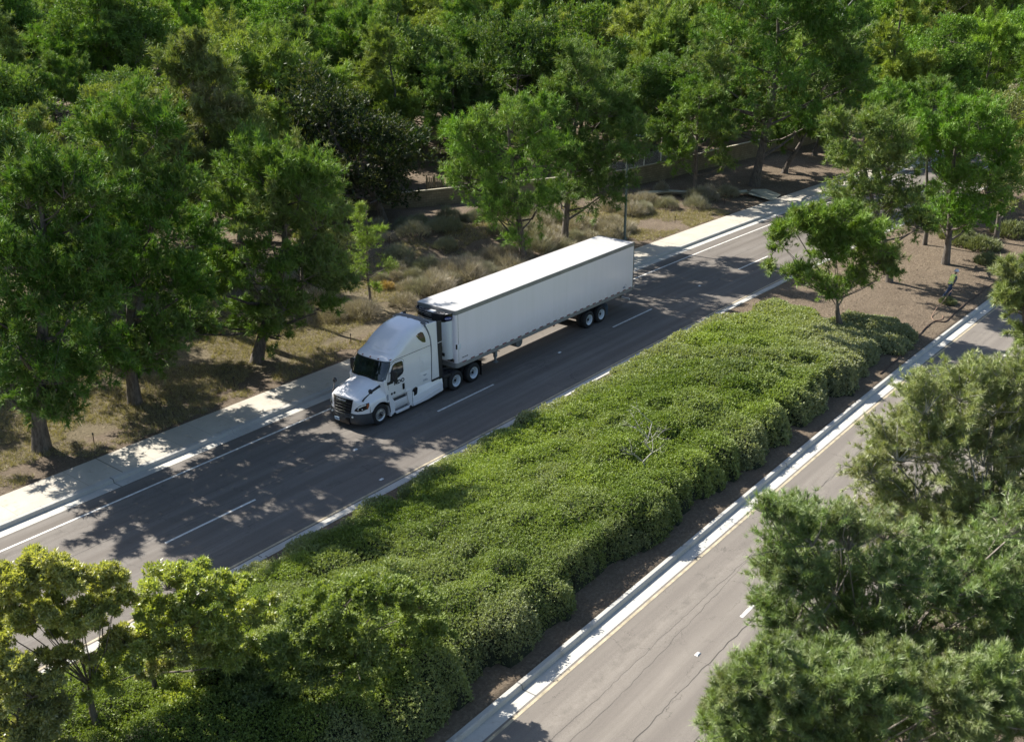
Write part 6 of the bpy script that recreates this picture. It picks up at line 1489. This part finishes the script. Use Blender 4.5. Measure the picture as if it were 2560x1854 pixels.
# local frame: +x forward, +y to his left
V = [(0, 0, .90), (.03, 0, 1.10), (.09, 0, 1.28), (.15, 0, 1.41), (.20, 0, 1.49), (.23, 0, 1.55), (.26, 0, 1.61), (.27, 0, 1.68),
     (-.02, .09, .86), (.14, .10, .50), (.10, .10, .10), (.22, .10, .05),
     (-.02, -.09, .86), (-.20, -.10, .52), (-.48, -.10, .20), (-.44, -.10, .07),
     (.14, .20, 1.38), (.12, .26, 1.13), (.27, .23, .95), (.33, .21, .90),
     (.14, -.20, 1.38), (.05, -.27, 1.13), (.02, -.25, .92), (.03, -.24, .85)]
E_ = [(0, 1), (1, 2), (2, 3), (3, 4), (4, 5), (5, 6), (6, 7), (0, 8), (8, 9), (9, 10), (10, 11), (0, 12), (12, 13), (13, 14), (14, 15), (3, 16), (16, 17), (17, 18), (18, 19), (3, 20), (20, 21), (21, 22), (22, 23)]
Rr = [(.13, .14), (.12, .14), (.13, .155), (.12, .15), .06, .055, (.085, .08), (.09, .085), .09, .062, .045, .035, .09, .062, .045, .04, .065, .048, .036, .03, .065, .048, .036, .03]
# five fingers and a thumb-side per hand
def fingers(wr, s):
    a = np.array(V[wr])
    for k, (dy, l) in enumerate(((-.03, .055), (-.01, .065), (.01, .062), (.03, .05))):
        b = a + np.array([.035, dy, -.02]); c = b + np.array([l * .5, 0, -.03]); e = c + np.array([-.005, 0, -l * .5])
        i = len(V); V.extend([tuple(b), tuple(c), tuple(e)]); E_.extend([(wr, i), (i, i + 1), (i + 1, i + 2)]); Rr.extend([.012, .010, .008])
    b = a + np.array([.0, -s * .04, -.01]); c = b + np.array([.03, -s * .01, -.025]); i = len(V); V.extend([tuple(b), tuple(c)]); E_.extend([(wr, i), (i, i + 1)]); Rr.extend([.012, .009])
fingers(19, 1); fingers(23, -1)
skin_body('body', V, E_, Rr, M_skin, wk, None)
def cloth(name, pts, rad, m, n=16, flat=1.0):
    a = MB(); rows = []
    for (x, y, z), (rx, ry) in zip(pts, rad):
        rows.append([(x + rx * math.cos(t) , y + ry * math.sin(t), z - (rx * math.cos(t)) * .35 * flat) for t in np.linspace(0, 2 * math.pi, n + 1)])
    a.grid(rows); return a.build(name, m, wk, (0, 0, 0), smooth=60, recalc=False)
cloth('vest', [(.0, 0, .86), (.01, 0, .95), (.04, 0, 1.12), (.09, 0, 1.28), (.14, 0, 1.40), (.165, 0, 1.45), (.19, 0, 1.49)], [(.165, .185), (.165, .185), (.16, .19), (.165, .20), (.15, .195), (.12, .15), (.06, .07)], M_vest)
cloth('reflective_band', [(.012, 0, .98), (.022, 0, 1.03)], [(.168, .189), (.168, .191)], M_refl)
for s in (-1, 1):
    a = MB(); a.tube([(.14, s * .17, 1.40), (.14, s * .235, 1.31), (.12 if s > 0 else .06, s * .27, 1.13), (.20 if s > 0 else .04, s * .25, 1.03)], [.078, .072, .058, .05], 12); a.build('sleeve', M_shirt, wk, (0, 0, 0), smooth=60)
a = MB(); a.tube([(-.01, .08, .93), (.05, .10, .72), (.14, .10, .50), (.12, .10, .28), (.10, .10, .10)], [.115, .105, .08, .066, .062], 12); a.tube([(-.01, -.08, .93), (-.10, -.10, .72), (-.20, -.10, .52), (-.36, -.10, .33), (-.48, -.10, .17)], [.115, .105, .08, .066, .062], 12); a.tube([(.0, 0, .98), (-.01, 0, .84)], [.155, .13], 14)
a.build('jeans', M_jean, wk, (0, 0, 0), smooth=60)
for bx, by, bz, ang in ((.10, .10, .0, 0), (-.50, -.10, .07, .7)):
    a = MB(); P = [(-.10, 0), (.20, 0), (.22, .05), (.12, .10), (.05, .15), (-.09, .15)]
    ca, sa = math.cos(ang), math.sin(ang)
    a.prism(P, lambda x, z: (bx + x * ca + z * sa, by - .05, bz - x * sa * .5 + z * ca), lambda x, z: (bx + x * ca + z * sa, by + .05, bz - x * sa * .5 + z * ca)); a.build('boot', M_boot, wk, (0, 0, 0), bevel=.015)
a = MB(); a.lathe([(.16, -.01), (.165, .0), (.125, .01), (.12, .06), (.085, .12), (.0, .14)], (.27, 0, 1.685), 'z', 20); a.build('hat', M_hat, wk, (0, 0, 0), smooth=70)
a = MB(); a.lathe([(0, -.03), (.012, 0), (0, .01)], (.352, 0, 1.63), 'x', 8)
for s in (-1, 1): a.lathe([(0, .0), (.010, -.005), (0, -.012)], (.343, s * .03, 1.655), 'x', 8)
a.build('face', M_shirt, wk, (0, 0, 0))
# drop reports of stray names
for o in list(bpy.data.objects):
    if o.users_collection == (): bpy.data.objects.remove(o)
